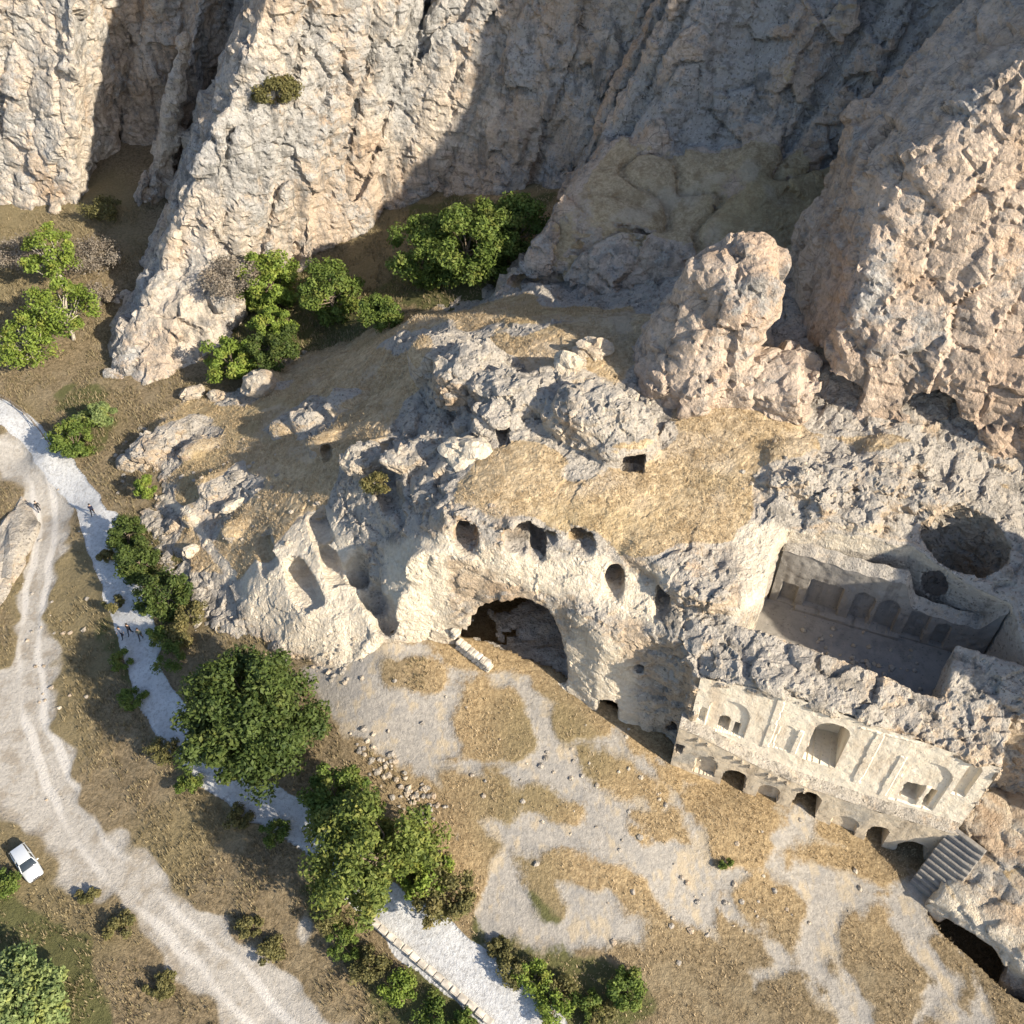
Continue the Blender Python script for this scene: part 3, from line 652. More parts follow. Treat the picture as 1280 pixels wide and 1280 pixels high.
def cliff_object(name, V, xs, ys, zs, h, seed, paleb=0.0, greyb=.3, grassfn=None, fa=1.0, greyfn=None, mat='cliff'):
    P, F = surface_nets(V, (xs[0], ys[0], zs[0]), h); N = normals_of(P, F)
    a1, e1 = facet(P, 4.2, seed + 20, (1, 1, 1.5), .45, .14); a2, e2 = facet(P, 1.5, seed + 21, (1.3, 1.3, .7), .5, .14)
    gm = np.ones(len(P)) if grassfn is None else 1 - .85 * grassfn(P, N)
    P = P + N * ((.5 * fa * a1 + .5 * fa * a2 - .35 * np.exp(-e1 / .22) - .1 * np.exp(-e2 / .15)) * gm)[:, None]; N = normals_of(P, F)
    g = np.clip(greyb + .3 * noise_pts(P, 9.0, seed) + .25 * noise_pts(P * np.array([1, 1, .35], np.float32), 3.0, seed + 1), 0, 1)
    if greyfn is not None: g = np.maximum(g, greyfn(P, N))
    gr = np.zeros(len(P)) if grassfn is None else grassfn(P, N)
    pl = np.clip(paleb + .35 * noise_pts(P, 7.0, seed + 2), 0, 1)
    print(name, len(F))
    return link(name, mesh_np(name, P, F, dict(grass=gr, grey=g, pale=pl), smooth=False), M[mat], kind='structure')

LX = np.arange(-112, 26, .42); LY = np.arange(98, 172, .42); LZ = np.arange(0, 66, .42)
bt = [(-57, 137), (-56, 124), (-52, 114), (-44, 113), (-36, 118), (-28, 124), (-22, 128), (-19, 134), (-17, 150), (-12, 180), (-57, 180)]
masses = [([(-130, 143), (-92, 140), (-80, 139), (-73, 137), (-67.5, 139), (-66, 180), (-130, 180)], 6, .22, .42, 70, 0),
          ([(-130, 156), (-30, 156), (-30, 190), (-130, 190)], 6, .1, .42, 70, .5),
          ([(-61.5, 139), (-60, 135), (-57, 134), (-54, 142), (-54, 160), (-61, 160)], 6, .12, .42, 58, 1.0),
          (bt, 6, .24, .42, 70, 1.0),
          ([(-61, 136), (-59, 114), (-55, 105), (-50, 104.5), (-44, 108), (-40, 114), (-44, 130), (-56, 140)], 3, .75, .3, 22, 1.5),
          ([(-52, 107), (-46, 105), (-40, 107.5), (-36, 113), (-40, 122), (-52, 120)], 5, .55, .35, 13, 1.2),
          ([(-24, 134), (-14, 133), (-5, 130), (7, 126), (14, 122), (40, 118), (40, 190), (-26, 190)], 14, .16, .42, 70, .6)]
V = leaning_volume(LX, LY, LZ, masses, .42); V = rocky(V, LX, LY, LZ, 40, 1.0, .42, .42)
cliff_object('cliff', V, LX, LY, LZ, .42, 3, paleb=.08, greyb=.44); del V

tick('lcliff')
# right hand ridges above the terrace, plus unseen rock added for its shade
RX = np.arange(-6, 88, .38); RY = np.arange(24, 138, .38); RZ = np.arange(4, 86, .38)
XR, YR = np.meshgrid(RX, RY, indexing='ij')
r1 = [tuple(at(*q)[:2]) for q in ((628,362,17), (660,372,17), (720,372,18))] + [(16, 97), (30, 92), (50, 88), (95, 80), (95, 150), (14, 150), (9, 126), (3, 113)]
r1top = lambda X, Y: 25.0 + .34 * (Y - 104) + .17 * (X - 5)
wall = [(12, 130), (13, 118), (17, 114.5), (25, 113), (36, 109), (47, 104), (60, 98), (95, 90), (95, 160), (14, 160)]
V = leaning_volume(RX, RY, RZ, [(r1, 18, .3, .3, r1top, 0), (wall, 31, .2, .21, 84, .4),
    ([(48.5, 96), (53, 83), (62, 73), (96, 60), (96, 130), (56, 118)], 40, .2, .1, 92, 1.0), ([(48, 33), (70, 22), (96, 22), (96, 56), (52, 50)], 6, .12, .0, 33, 1.0)], .38)  # last two masses lie out of view, added to shade shelf and yard
tick('rvol')
V = rocky(V, RX, RY, RZ, 60, .85, .35, .38, .9)
# front slope (41 degrees) with steep left flank
fo = np.array([30.0, 71.3]); fn = np.array([-.335, -.942])
q2 = ((XR - fo[0]) * fn[0] + (YR - fo[1]) * fn[1]).astype(np.float32)
zr = RZ[None, None, :].astype(np.float32)
steep = np.minimum(zr - 25, 4.5)
front = (q2[:, :, None] + .25 * steep + 0.52 * np.maximum(zr - 29.5, 0)) / np.where(zr > 29.5, 1.13, 1.03)
left = ((29.3 + .18 * (zr - 25) + .78 * np.maximum(zr - 43, 0)) - XR[:, :, None]) / 1.15
back = (YR[:, :, None] - 96 - .25 * (XR[:, :, None] - 40)) * .8 + 0 * zr
main = smax(smax(front, left, 1.2), back.astype(np.float32), 1.0)
# pillar and its foot
def capsule(a, b, ra, rb):
    a = np.array(a); b = np.array(b); e = b - a
    t = np.clip(((XR[:, :, None] - a[0]) * e[0] + (YR[:, :, None] - a[1]) * e[1] + (zr - a[2]) * e[2]) / (e @ e), 0, 1)
    return np.sqrt((XR[:, :, None] - a[0] - t * e[0]) ** 2 + ((YR[:, :, None] - a[1] - t * e[1]) * .8) ** 2 + (zr - a[2] - t * e[2]) ** 2) - (ra + (rb - ra) * t)
pil = np.minimum(capsule((17.2, 76.8, 24), (22.3, 79, 34.4), 5.4, 3.5), capsule((15.5, 77.5, 24), (27, 73.8, 25.5), 3.6, 3.6))
pil = smin(pil, capsule((14.6, 78.8, 24), (18.8, 79.8, 34), 3.2, 2.4), .8)
W_ = np.minimum(main, pil).astype(np.float32); del front, left, back, main, pil
W_ = rocky(W_, RX, RY, RZ, 70, .75, .42, .38, .25); V = np.minimum(V, W_); del W_
tick('rrocky')
# two caves at the foot
def tunnel(px, py, w, h, depth, z, dz=0.0, dirn=(.25, .97)):
    global V
    p = at(px, py, z); d = np.array(dirn) / np.hypot(*dirn)
    x = XR[:, :, None] - p[0]; y = YR[:, :, None] - p[1]
    a = x * d[0] + y * d[1]; l = -x * d[1] + y * d[0]
    q = ((np.abs(l / w) ** 2.4 + np.abs((zr - p[2] - dz) / h) ** 2.4) ** (1 / 2.4) - 1) * min(w, h)
    V = np.maximum(V, -np.maximum(q, np.maximum(-4 - a, a - depth)).astype(np.float32))
tunnel(1042, 508, 2.5, 1.9, 8, 25.6); tunnel(1163, 512, 2.3, 2.4, 8, 25.6); tunnel(1190, 543, 2.0, 1.7, 7, 24.2); tunnel(1020, 470, 1.6, 1.2, 3, 28.4)
wsd = polysdf(XR, YR, wall); rsd1 = polysdf(XR, YR, r1)
def at2(Q, P, lean, z0):
    i = np.clip((P[:, 0] - lean * (P[:, 2] - z0) - RX[0]) / .38, 0, len(RX) - 1).astype(int); j = np.clip((P[:, 1] - RY[0]) / .38, 0, len(RY) - 1).astype(int); return Q[i, j]
def shelf_grass(P, N):
    w = at2(wsd, P, .21, 31) + .2 * (P[:, 2] - 31); r = at2(rsd1, P, .3, 18) + .3 * (P[:, 2] - 18)
    return sstep(.2, 1.6, w) * sstep(-.2, -1.4, r) * sstep(.05, .35, N[:, 2]) * sstep(95, 99, P[:, 1]) * np.clip(.85 + .5 * noise_pts(P, 3.5, 2), 0, 1)
def wall_grey(P, N):
    w = at2(wsd, P, .21, 31) + .2 * (P[:, 2] - 31); return sstep(1.2, -.6, w) * .85 * sstep(56, 50, P[:, 0])
tunnel(675, 368, 4.6, 1.0, 4, 18.0)
cliff_object('cliff', V, RX, RY, RZ, .38, 9, paleb=.05, greyb=.26, grassfn=shelf_grass, fa=.95, greyfn=wall_grey, mat='ridge'); del V

tick('rcliff')

# ------------------------------------------------------------------ the rock-cut monastery: dressed facade, lower storey, courtyard arcade
def tuff_material(name, c1, c2, stain, grey):
    t = NT(name)
    n = t.noise(.5, 5, .65); f = t.noise(3.0, 5, .7); st = t.noise(.9, 5, .65, t.vec((1, 1, .22)))
    c = t.mix(t.ramp(n, .35, .68), c1, c2); c = t.mix(t.ramp(f, .5, .72, 0, .5), c, tuple(x * .72 for x in c1))
    c = t.mix(t.ramp(st, .5, .68, 0, .75), c, stain); c = t.mix(t.ramp(t.noise(.28, 4, .6), .52, .7, 0, .8), c, grey)
    c = t.mix(t.ramp(t.voro(2.4), .1, .2, .55, 0), c, tuple(x * .4 for x in grey))
    return t.done(c, t.bump(t.noise(7, 4, .7), .05, .7, t.bump(t.noise(1.4, 5, .7), .25, .6)))
M['facade'] = tuff_material('dressed_tuff', (.80, .73, .60), (.75, .67, .53), (.58, .48, .36), (.68, .61, .50))
M['lower'] = tuff_material('weathered_tuff', (.58, .50, .38), (.48, .41, .31), (.28, .23, .17), (.32, .31, .28))
M['yard'] = tuff_material('shade_darkened_tuff', (.30, .28, .25), (.25, .235, .21), (.16, .15, .14), (.20, .195, .19))  # tuff darkened so that courtyard shade is partly in the colour

monastery = empty('rock_cut_monastery', (*fxy(4, 0), 2.0), 0, label='cream rock-cut monastery front with arched window, blind niches and pilasters', category='monastery')
def child_of(o, par):
    o.parent = par; o.matrix_parent_inverse = Matrix.Translation(par.location).inverted(); return o
def relief(par, wall_name, mat, org, U, N, u0, u1, zlo, zhi, feats, res=.1, seed=0, wob=.05, tilt=0.0, z0=0.0):
    """a dressed wall as a relief sheet.  feats: (name, shape, (umin, umax, zmin, zmax), depth[, material]); depth > 0 is cut in, < 0 stands out"""
    us = np.arange(u0, u1 + res * .5, res); ns = int(max((zhi(us) - zlo(us)).max() / res, 4)); ss = np.linspace(0, 1, ns)
    UU, SS = np.meshgrid(us, ss, indexing='ij'); ZZ = zlo(us)[:, None] * (1 - SS) + zhi(us)[:, None] * SS
    dep = np.zeros(UU.shape); lab = np.zeros(UU.shape, int)
    pts0 = np.stack([UU, ZZ, 0 * UU + seed], -1)
    dep += wob * noise_pts(pts0, 1.3, seed) + wob * 1.2 * noise_pts(pts0, .5, seed + 1)
    for k, ft in enumerate(feats):
        nm, sh, (a, b, c, d), dp = ft[:4]
        jit = .05 * noise_pts(pts0, .6, seed + 3 + k)
        if sh == 'arch':
            r = (b - a) / 2; zc = d - r; mid = (a + b) / 2
            ins = ((np.abs(UU - mid) + jit < r) & (ZZ > c) & (ZZ <= zc)) | (((UU - mid) ** 2 + (ZZ - zc) ** 2) ** .5 + jit < r) & (ZZ > c)
        elif sh == 'round': ins = (((UU - (a + b) / 2) / ((b - a) / 2)) ** 2 + ((ZZ - (c + d) / 2) / ((d - c) / 2)) ** 2) ** .5 + jit < 1
        else: ins = (UU + jit > a) & (UU + jit < b) & (ZZ + jit > c) & (ZZ + jit < d)
        if dp > 0 and dp < .9: dep = np.where(ins, np.maximum(dep, 0) + dp, dep)
        elif dp > 0: dep = np.where(ins, dp + .2 * noise_pts(pts0, .9, k), dep)
        else: dep = np.where(ins, dp + dep * .5, dep)
        lab = np.where(ins, k + 1, lab)
    dep = dep + tilt * (ZZ - z0)
    W = np.empty(UU.shape + (3,)); W[..., 0] = org[0] + U[0] * UU - N[0] * dep; W[..., 1] = org[1] + U[1] * UU - N[1] * dep; W[..., 2] = ZZ
    V = W.reshape(-1, 3); n0, n1 = UU.shape; ix = np.arange(n0 * n1).reshape(n0, n1)
    F = np.stack([ix[:-1, :-1], ix[1:, :-1], ix[1:, 1:], ix[:-1, 1:]], -1).reshape(-1, 4)
    fl = lab.reshape(-1)[F]; fl = np.where((fl > 0).any(1), fl.max(1), 0)
    # back side so that the wall has thickness
    w = link(wall_name, mesh_np(wall_name, *submesh(V, F, fl == 0)[:2], smooth=False), mat); child_of(w, par)
    for k, ft in enumerate(feats):
        if not (fl == k + 1).any(): continue
        o = link(ft[0], mesh_np(ft[0], *submesh(V, F, fl == k + 1)[:2], smooth=False), ft[4] if len(ft) > 4 else mat); child_of(o, par)
    return w
roofu = lambda u: np.interp(u, [-7, 0, 15, 17.5], [17.2, 17.9, 15.9, 15.7])
ledgeu = lambda u: np.interp(u, [-10, -6, 0, 4, 10, 17], [11.2, 10.2, 7.9, 6.9, 6.3, 6.1])
UP = [('arched_window', 'arch', (3.05, 5.75, 9.35, 15.6), 3.4),
      ('pilaster', 'box', (7.5, 8.15, 8.0, 16.1), -.09), ('pilaster', 'box', (9.95, 10.5, 7.2, 13.7), -.085), ('pilaster', 'box', (-.55, .05, 9.6, 17.0), -.08), ('pilaster', 'box', (1.9, 2.3, 9.8, 13.4), -.1),
      ('niche', 'arch', (10.9, 14.45, 6.9, 13.8), .2), ('window', 'box', (11.55, 12.95, 7.6, 9.95), 2.6), ('window', 'box', (13.5, 14.05, 7.1, 9.9), 2.2),
      ('window_post', 'box', (13.02, 13.42, 7.1, 10.1), -.1),
      ('niche', 'arch', (15.0, 16.0, 10.3, 15.0), .45),
      ('niche', 'arch', (-5.6, -2.2, 10.0, 14.9), .22), ('window', 'arch', (-4.5, -3.6, 10.2, 12.3), 2.4), ('window', 'box', (-3.2, -2.75, 10.0, 11.8), 2.0), ('niche', 'arch', (-6.3, -5.75, 10.9, 13.0), .4),
      ('niche', 'arch', (.4, 1.7, 9.9, 13.6), .08), ('cornice', 'box', (6.2, 10.6, 15.9, 16.15), -.05)]
relief(monastery, 'facade_wall', M['facade'], FA, FU, FN, -6.9, 17.15, lambda u: ledgeu(u) - .5, lambda u: roofu(u) - .15, UP, .09, 3, .022)
# right-hand return of the facade
relief(monastery, 'return_wall', M['facade'], fxy(17.15), -FN, FU, 0, 5.0, lambda u: 5.6 + 0 * u, lambda u: 15.6 + 0 * u, [], .16, 8, .08)
LOW = [('doorway', 'arch', (-2.95, -.9, 1.5, 6.3), 4.6), ('doorway', 'arch', (3.5, 5.7, 1.0, 6.2), 4.6), ('doorway', 'arch', (10.4, 12.0, -1, 3.9), 4.6),
       ('niche', 'arch', (.3, 2.2, 2.0, 5.4), .5), ('niche', 'arch', (-5.6, -3.7, 4.2, 7.2), .45), ('small_window', 'box', (-4.6, -4.2, 6.9, 7.5), 1.4), ('small_window', 'box', (-7.6, -6.9, 6.6, 8.0), 2.2),
       ('niche', 'arch', (13.2, 15.6, -1, 3.0), 1.6), ('niche', 'arch', (7.2, 9.4, -.5, 4.0), .35)]
relief(monastery, 'lower_wall', M['lower'], fxy(0, 1.1), FU, FN, -7.7, 17.0, lambda u: np.interp(u, [-9, 0, 6, 17], [3.2, 1.2, .2, -1.2]), lambda u: ledgeu(u) + .12 * np.sin(u * 2.3), LOW, .1, 13, .03)
# ledge slab over the lower storey
us = np.arange(-7.7, 17.01, .2); ds = np.linspace(1.14, -.3, 9)
LU, LD = np.meshgrid(us, ds, indexing='ij')
LW = np.stack([FA[0] + FU[0] * LU + FN[0] * LD, FA[1] + FU[1] * LU + FN[1] * LD, ledgeu(LU) + .02 + (1.1 - LD) * .18], -1)
LW[..., 2] += .12 * noise_pts(LW, 1.1, 4) * sstep(1.14, .9, LD)
ix = np.arange(LU.size).reshape(LU.shape)
child_of(link('ledge', mesh_np('ledge', LW.reshape(-1, 3), np.stack([ix[:-1, :-1], ix[1:, :-1], ix[1:, 1:], ix[:-1, 1:]], -1).reshape(-1, 4), dict(grass=np.zeros(LU.size), pale=np.full(LU.size, .12), grey=np.full(LU.size, .75)), smooth=False), M['rock']), monastery)
def beveled_box(name, sx, sy, sz, bev=.04, seg=1):
    bm = bmesh.new(); bmesh.ops.create_cube(bm, size=1); bmesh.ops.scale(bm, vec=(sx, sy, sz), verts=bm.verts)
    if bev: bmesh.ops.bevel(bm, geom=bm.edges[:], offset=bev, segments=seg, affect='EDGES')
    m = bpy.data.meshes.new(name); bm.to_mesh(m); bm.free(); return m
cm = beveled_box('corbel', .34, .42, .5, .1, 2); cm.materials.append(M['lower'])
FROT = math.atan2(FU[1], FU[0]); rng = random.Random(4)
u = -6.6
while u < 6.6:
    if rng.random() > .28:
        o = link('corbel', cm); p = fxy(u, 1.18); o.location = (p[0], p[1], ledgeu(u) - .55 + rng.uniform(-.05, .05)); o.rotation_euler = (rng.uniform(-.1, .1), 0, FROT + rng.uniform(-.1, .1)); child_of(o, monastery)
    u += .82 + rng.uniform(-.08, .08)

# courtyard: floor and arcade on the back wall
yA, yB = np.array(YARD[7]), np.array(YARD[5]); yl = np.hypot(*(yB - yA)); YU = (yB - yA) / yl; YN = np.array([YU[1], -YU[0]])
yard = empty('courtyard', (*(np.array(YARD).mean(0)), YARD_Z), 0, label='sunken shaded courtyard with arcaded back wall behind the monastery front', category='courtyard')
YF = [('niche', 'box', (3.2, 6.2, 12.9, 16.6), .5), ('niche', 'arch', (7.2, 9.0, 12.7, 16.8), .5), ('niche', 'arch', (9.4, 11.2, 12.7, 16.8), .5), ('niche', 'box', (12.2, 13.8, 12.6, 16.2), .5),
      ('niche', 'arch', (14.6, 15.8, 12.6, 15.8), .5), ('niche', 'box', (.9, 2.3, 12.6, 15.2), .5), ('bench', 'box', (2.6, 12.0, 12.0, 12.75), -.5)]
ualc = (al_p[:2] - yA) @ YU
ytop = lambda u: 19.2 + .12 * np.sin(u * .7) + .1 * np.sin(u * 3.1) - 2.8 * sstep(4.4, 2.6, np.abs(u - ualc))
YF = [f for f in YF if f[2][1] < yl - .3]
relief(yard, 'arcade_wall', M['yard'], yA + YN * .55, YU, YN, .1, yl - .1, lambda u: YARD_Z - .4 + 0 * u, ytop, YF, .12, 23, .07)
us = np.linspace(0, yl, 60); ds = np.linspace(.6, -.5, 6); LU, LD = np.meshgrid(us, ds, indexing='ij')
LW = np.stack([yA[0] + YU[0] * LU + YN[0] * LD, yA[1] + YU[1] * LU + YN[1] * LD, ytop(LU) + (.6 - LD) * .6], -1)
ix = np.arange(LU.size).reshape(LU.shape)
child_of(link('wall_top', mesh_np('wall_top', LW.reshape(-1, 3), np.stack([ix[:-1, :-1], ix[1:, :-1], ix[1:, 1:], ix[:-1, 1:]], -1).reshape(-1, 4), dict(grass=np.zeros(LU.size), pale=np.full(LU.size, .12), grey=np.full(LU.size, .75)), smooth=False), M['rock']), yard)
# floor: a thin slab in the shade-darkened tuff
fl = bmesh.new(); vv = [fl.verts.new((x, y, YARD_Z + .06)) for x, y in YARD]; fc = fl.faces.new(vv)
bmesh.ops.triangulate(fl, faces=[fc]); bmesh.ops.recalc_face_normals(fl, faces=fl.faces)
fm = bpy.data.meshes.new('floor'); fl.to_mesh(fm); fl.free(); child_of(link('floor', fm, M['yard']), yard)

# steps climbing from the plaza to the upper right terrace
s0, s1 = at(1158, 1118, .7), at(1212, 1047, 6.2)
stair = empty('stone_staircase', (s0[0], s0[1], .7), 0, label='grey rock-cut staircase climbing beside the right end of the monastery front', category='staircase')
run = (s1 - s0)[:2]; rl = np.hypot(*run); ru = run / rl; ang = math.atan2(ru[1], ru[0]); NST = 11
for k in range(NST):
    h = .7 + (6.2 - .7) * (k + 1) / NST; dpt = rl / NST
    m = beveled_box('step', dpt + .12, 3.2 - .04 * (k % 3), h + 1.0, .06); m.materials.append(M['yard'])  # dark tuff on the steps stands in for missing shade
    c = s0[:2] + ru * (k + .5) * dpt; o = link('step', m); o.location = (c[0], c[1], (h - 1.0) / 2); o.rotation_euler = (0, 0, ang + .02 * math.sin(k * 5)); child_of(o, stair)

# lower right outcrop with the wide dark cave
OX = np.arange(31, 62, .22); OY = np.arange(17, 42, .22); OZ = np.arange(-6, 11, .22)
XO, YO = np.meshgrid(OX, OY, indexing='ij')
op = [tuple(at(*q)[:2]) for q in ((1156,1128,1.5), (1172,1133,2.0), (1205,1152,2.2), (1245,1182,2.2), (1276,1210,2.0), (1320,1240,1.5), (1420,1330,.5))] + [(72, 16), (72, 44), (39.5, 41.5), (38.4, 38.5), tuple(at(1203, 1068, 4)[:2]), tuple(at(1176, 1098, 2)[:2])]
od = polysdf(XO, YO, op); zo = OZ[None, None, :]; lipd = linedist(XO, YO, op[:7])
zt = 2.6 + 4.2 * sstep(0, 9, lipd) + .05 * (XO - 40)
VO = smax(od[:, :, None] + .06 * zo, (zo - zt[:, :, None]) * .85, .8).astype(np.float32)
crO = .34 * noise3(OX, OY, OZ, 3.0, 81) + .16 * noise3(OX, OY, OZ, 1.0, 82); VO += crO
e0, e1 = np.array(op[0]), np.array(op[4]); eu = (e1 - e0) / np.hypot(*(e1 - e0)); en = np.array([eu[1], -eu[0]])
if en[1] > 0: en = -en
lu = (XO - e0[0]) * eu[0] + (YO - e0[1]) * eu[1]; ld = (XO - e0[0]) * en[0] + (YO - e0[1]) * en[1]
L_ = np.hypot(*(e1 - e0))
cave = ((np.abs((lu - L_ * .55) / (L_ * .44))[:, :, None] ** 3 + np.abs((zo + 5) / 6.4) ** 3) ** (1 / 3) - 1) * 4.0
cave = np.maximum(cave, (-8.0 - ld)[:, :, None])
VO = smax(VO, (-cave).astype(np.float32) + .3 * crO, .2)
P, F = surface_nets(VO, (OX[0], OY[0], OZ[0]), .22); N = normals_of(P, F)
a1, e1_ = facet(P, 1.6, 91, (1.2, 1.2, .8), .5, .14); P = P + N * (.5 * a1 - .12 * np.exp(-e1_ / .12))[:, None]; N = normals_of(P, F)
link('rock_outcrop', mesh_np('rock_outcrop', P, F, dict(grass=.45 * sstep(.75, .95, N[:, 2]), grey=np.clip(.45 + .4 * noise_pts(P, 3, 2), 0, 1), pale=np.clip(.3 + .5 * noise_pts(P, 4, 5), 0, 1))), M['rock'],
     label='low weathered rock outcrop with a wide dark cave beneath, beside the staircase', category='rock')
tick('monastery')

# ------------------------------------------------------------------ placing things on what has been built
bpy.context.view_layer.update()
DG = bpy.context.evaluated_depsgraph_get()
def rc(px, py):
    r = Vector(ray(px, py)).normalized(); ok, loc, nor, *_ = scene.ray_cast(DG, Vector((0, 0, CAMH)), r)
    return np.array(loc) if ok else hit(px, py)
def drop(x, y, z=60):
    ok, loc, nor, *_ = scene.ray_cast(DG, Vector((x, y, z)), Vector((0, 0, -1))); return loc.z if ok else 0.0

# ------------------------------------------------------------------ trees and bushes
def leaf_material(name, dark, light, warm):
    t = NT(name); a = t.attr('tint')
    c = t.mix(a, dark, light); c = t.mix(t.ramp(t.noise(.55, 3), .5, .72, 0, .55), c, warm)
    t.b.inputs['Roughness'].default_value = .6; t.b.inputs['Specular IOR Level'].default_value = .25
    m = t.done(c)
    tr = t.n('ShaderNodeBsdfTranslucent'); t.l(c, tr.inputs[0]); mx = t.n('ShaderNodeMixShader'); mx.inputs[0].default_value = .28
    t.l(t.b.outputs[0], mx.inputs[1]); t.l(tr.outputs[0], mx.inputs[2]); t.l(mx.outputs[0], t.t.nodes['Material Output'].inputs[0]); return m
LEAF = dict(deep=leaf_material('leaf_deep', (.034, .060, .015), (.11, .15, .036), (.15, .16, .04)),
            fresh=leaf_material('leaf_fresh', (.060, .100, .020), (.18, .24, .05), (.25, .24, .06)),
            lime=leaf_material('leaf_lime', (.065, .10, .022), (.22, .26, .06), (.34, .31, .08)),
            bright=leaf_material('leaf_bright', (.09, .14, .024), (.26, .34, .06), (.36, .34, .08)),
            pale=leaf_material('leaf_pale', (.10, .15, .05), (.30, .36, .14), (.42, .42, .09)),
            olive=leaf_material('leaf_olive', (.09, .09, .035), (.22, .20, .075), (.28, .22, .09)),
            dry=leaf_material('leaf_dry', (.17, .14, .11), (.36, .32, .26), (.30, .24, .16)))
M['bark'] = simple('bark', (.20, .16, .12), .95, .1, 0, .3, 4)
M['twig'] = simple('pale_twig', (.42, .38, .32), .95, .1, 0, .2, 4)
def tubes(segs, sides=6):
    V, F = [], []
    for a, b, ra, rb in segs:
        a, b = Vector(a), Vector(b); d = (b - a).normalized(); x = d.orthogonal().normalized(); y = d.cross(x); k = len(V)
        for p, r in ((a, ra), (b, rb)):
            for i in range(sides):
                t = 2 * math.pi * i / sides; V.append(p + x * (r * math.cos(t)) + y * (r * math.sin(t)))
        for i in range(sides): j = (i + 1) % sides; F.append((k + i, k + j, k + sides + j, k + sides + i))
    return np.array([tuple(v) for v in V]), np.array(F)
def plant(name, label, cat, px, py, height, rx, leaf, clumps, per, leafsize, seed, group=None, rz=None, low=.25, ry=None, twigs=False, jitter=.35, base=None):
    """tapered trunk and limbs, crown of separate leaf-sized faces gathered in clumps with gaps between them"""
    rg = np.random.default_rng(seed); b = rc(px, py) if base is None else np.array(base)
    root = empty(name, (b[0], b[1], b[2] - .15), 0, label=label, category=cat)
    if group: root['group'] = group
    rz = rz or height * (1 - low) / 2; ry = ry or rx; cz = height - rz
    C_ = []
    for i in range(clumps):
        d = rg.normal(size=3); d /= np.linalg.norm(d); rad = rg.uniform(.25, 1.0) ** .45
        C_.append((d[0] * rx * rad * rg.uniform(.8, 1.12), d[1] * ry * rad * rg.uniform(.8, 1.12), cz + d[2] * rz * rad))
    C_ = np.array(C_); C_[:, 2] = np.maximum(C_[:, 2], .25)
    segs = []; tr = max(.06, height * .028)
    p0 = np.zeros(3); lean = rg.normal(size=2) * .06 * height; top = np.array([lean[0], lean[1], cz * .9])
    prev = p0
    for k in range(1, 5):
        q = top * k / 4 + np.r_[rg.normal(size=2) * .03 * height, 0]; segs.append((prev, q, tr * (1.25 - .2 * (k - 1)), tr * (1.25 - .2 * k))); prev = q
    for i in rg.permutation(clumps)[:min(clumps, 26 if height > 5 else 12)]:
        s_ = top * rg.uniform(.3, 1.0); m_ = (s_ + C_[i]) / 2 + np.r_[rg.normal(size=2) * .08 * rx, -.06 * height * rg.random()]
        segs += [(s_, m_, tr * .42, tr * .26), (m_, C_[i], tr * .26, tr * .08)]
    tv, tf = tubes(segs)
    link('trunk', mesh_np('trunk', tv, tf), M['twig'] if twigs else M['bark'], root)
    per = int(per * 2.1); leafsize *= .66
    n = clumps * per; cid = np.repeat(np.arange(clumps), per)
    cs = rg.uniform(.55, 1.15, clumps) * jitter * (rx + ry) / 2
    d = rg.normal(size=(n, 3)); d /= np.linalg.norm(d, axis=1)[:, None]; rad = rg.random(n) ** .5
    pos = C_[cid] + d * (rad * cs[cid])[:, None] * np.array([1, 1, .75]); pos[:, 2] = np.maximum(pos[:, 2], .1)
    nr = d * .7 + rg.normal(size=(n, 3)) * .6 + np.array([0, 0, .45]); nr /= np.linalg.norm(nr, axis=1)[:, None]
    t1 = np.cross(nr, rg.normal(size=(n, 3))); t1 /= np.linalg.norm(t1, axis=1)[:, None]; t2 = np.cross(nr, t1)
    L = (leafsize * rg.uniform(.6, 1.35, n))[:, None]; W = L * .55
    q = np.stack([pos - t1 * L, pos + t2 * W - nr * .12 * L, pos + t1 * L, pos - t2 * W - nr * .12 * L], 1).reshape(-1, 3)
    tint = np.clip(rg.normal(.45, .22, n) + (rg.random(clumps) - .5)[cid] * .4, 0, 1)
    link('crown', mesh_np('crown', q, np.arange(4 * n).reshape(n, 4), dict(tint=np.repeat(tint, 4)), smooth=False), LEAF[leaf], root)
    return root
plant('broadleaf_tree', 'largest dark green broadleaf tree overhanging the pale footpath', 'tree', 330, 938, 11.2, 6.4, 'deep', 120, 150, .34, 1, rz=5.0, jitter=.25)
plant('broadleaf_tree', 'mid green tree where the footpath disappears under its leaves', 'tree', 470, 1098, 10.0, 5.6, 'lime', 80, 110, .30, 2, rz=4.6, jitter=.27)
plant('broadleaf_tree', 'slender green tree between the largest tree and the pale plaza', 'tree', 425, 1020, 6.5, 2.8, 'fresh', 40, 90, .28, 22, jitter=.34)
plant('shrub', 'yellowish shrub on the right edge of the tree hiding the footpath', 'shrub', 552, 1125, 3.6, 2.9, 'olive', 36, 70, .24, 3, jitter=.33)
plant('shrub', 'green shrub leaning over the footpath, next to the yellowish shrub', 'shrub', 530, 1098, 4.2, 2.6, 'bright', 34, 70, .24, 4, jitter=.33)
plant('pale_tree', 'pale yellow-green feathery tree by the dirt road, beyond the parked car', 'tree', 48, 1262, 6.0, 3.7, 'pale', 60, 110, .3, 5, rz=2.8, jitter=.3)
plant('shrub', 'dark green shrub crowding the bank where the footpath is widest', 'shrub', 212, 760, 4.6, 2.9, 'deep', 46, 80, .26, 6, rz=2.4, jitter=.33)
plant('shrub', 'dark green shrub beside the footpath, between the lone walker and the trio', 'shrub', 180, 716, 4.6, 2.7, 'deep', 46, 80, .26, 7, rz=2.4, jitter=.33)
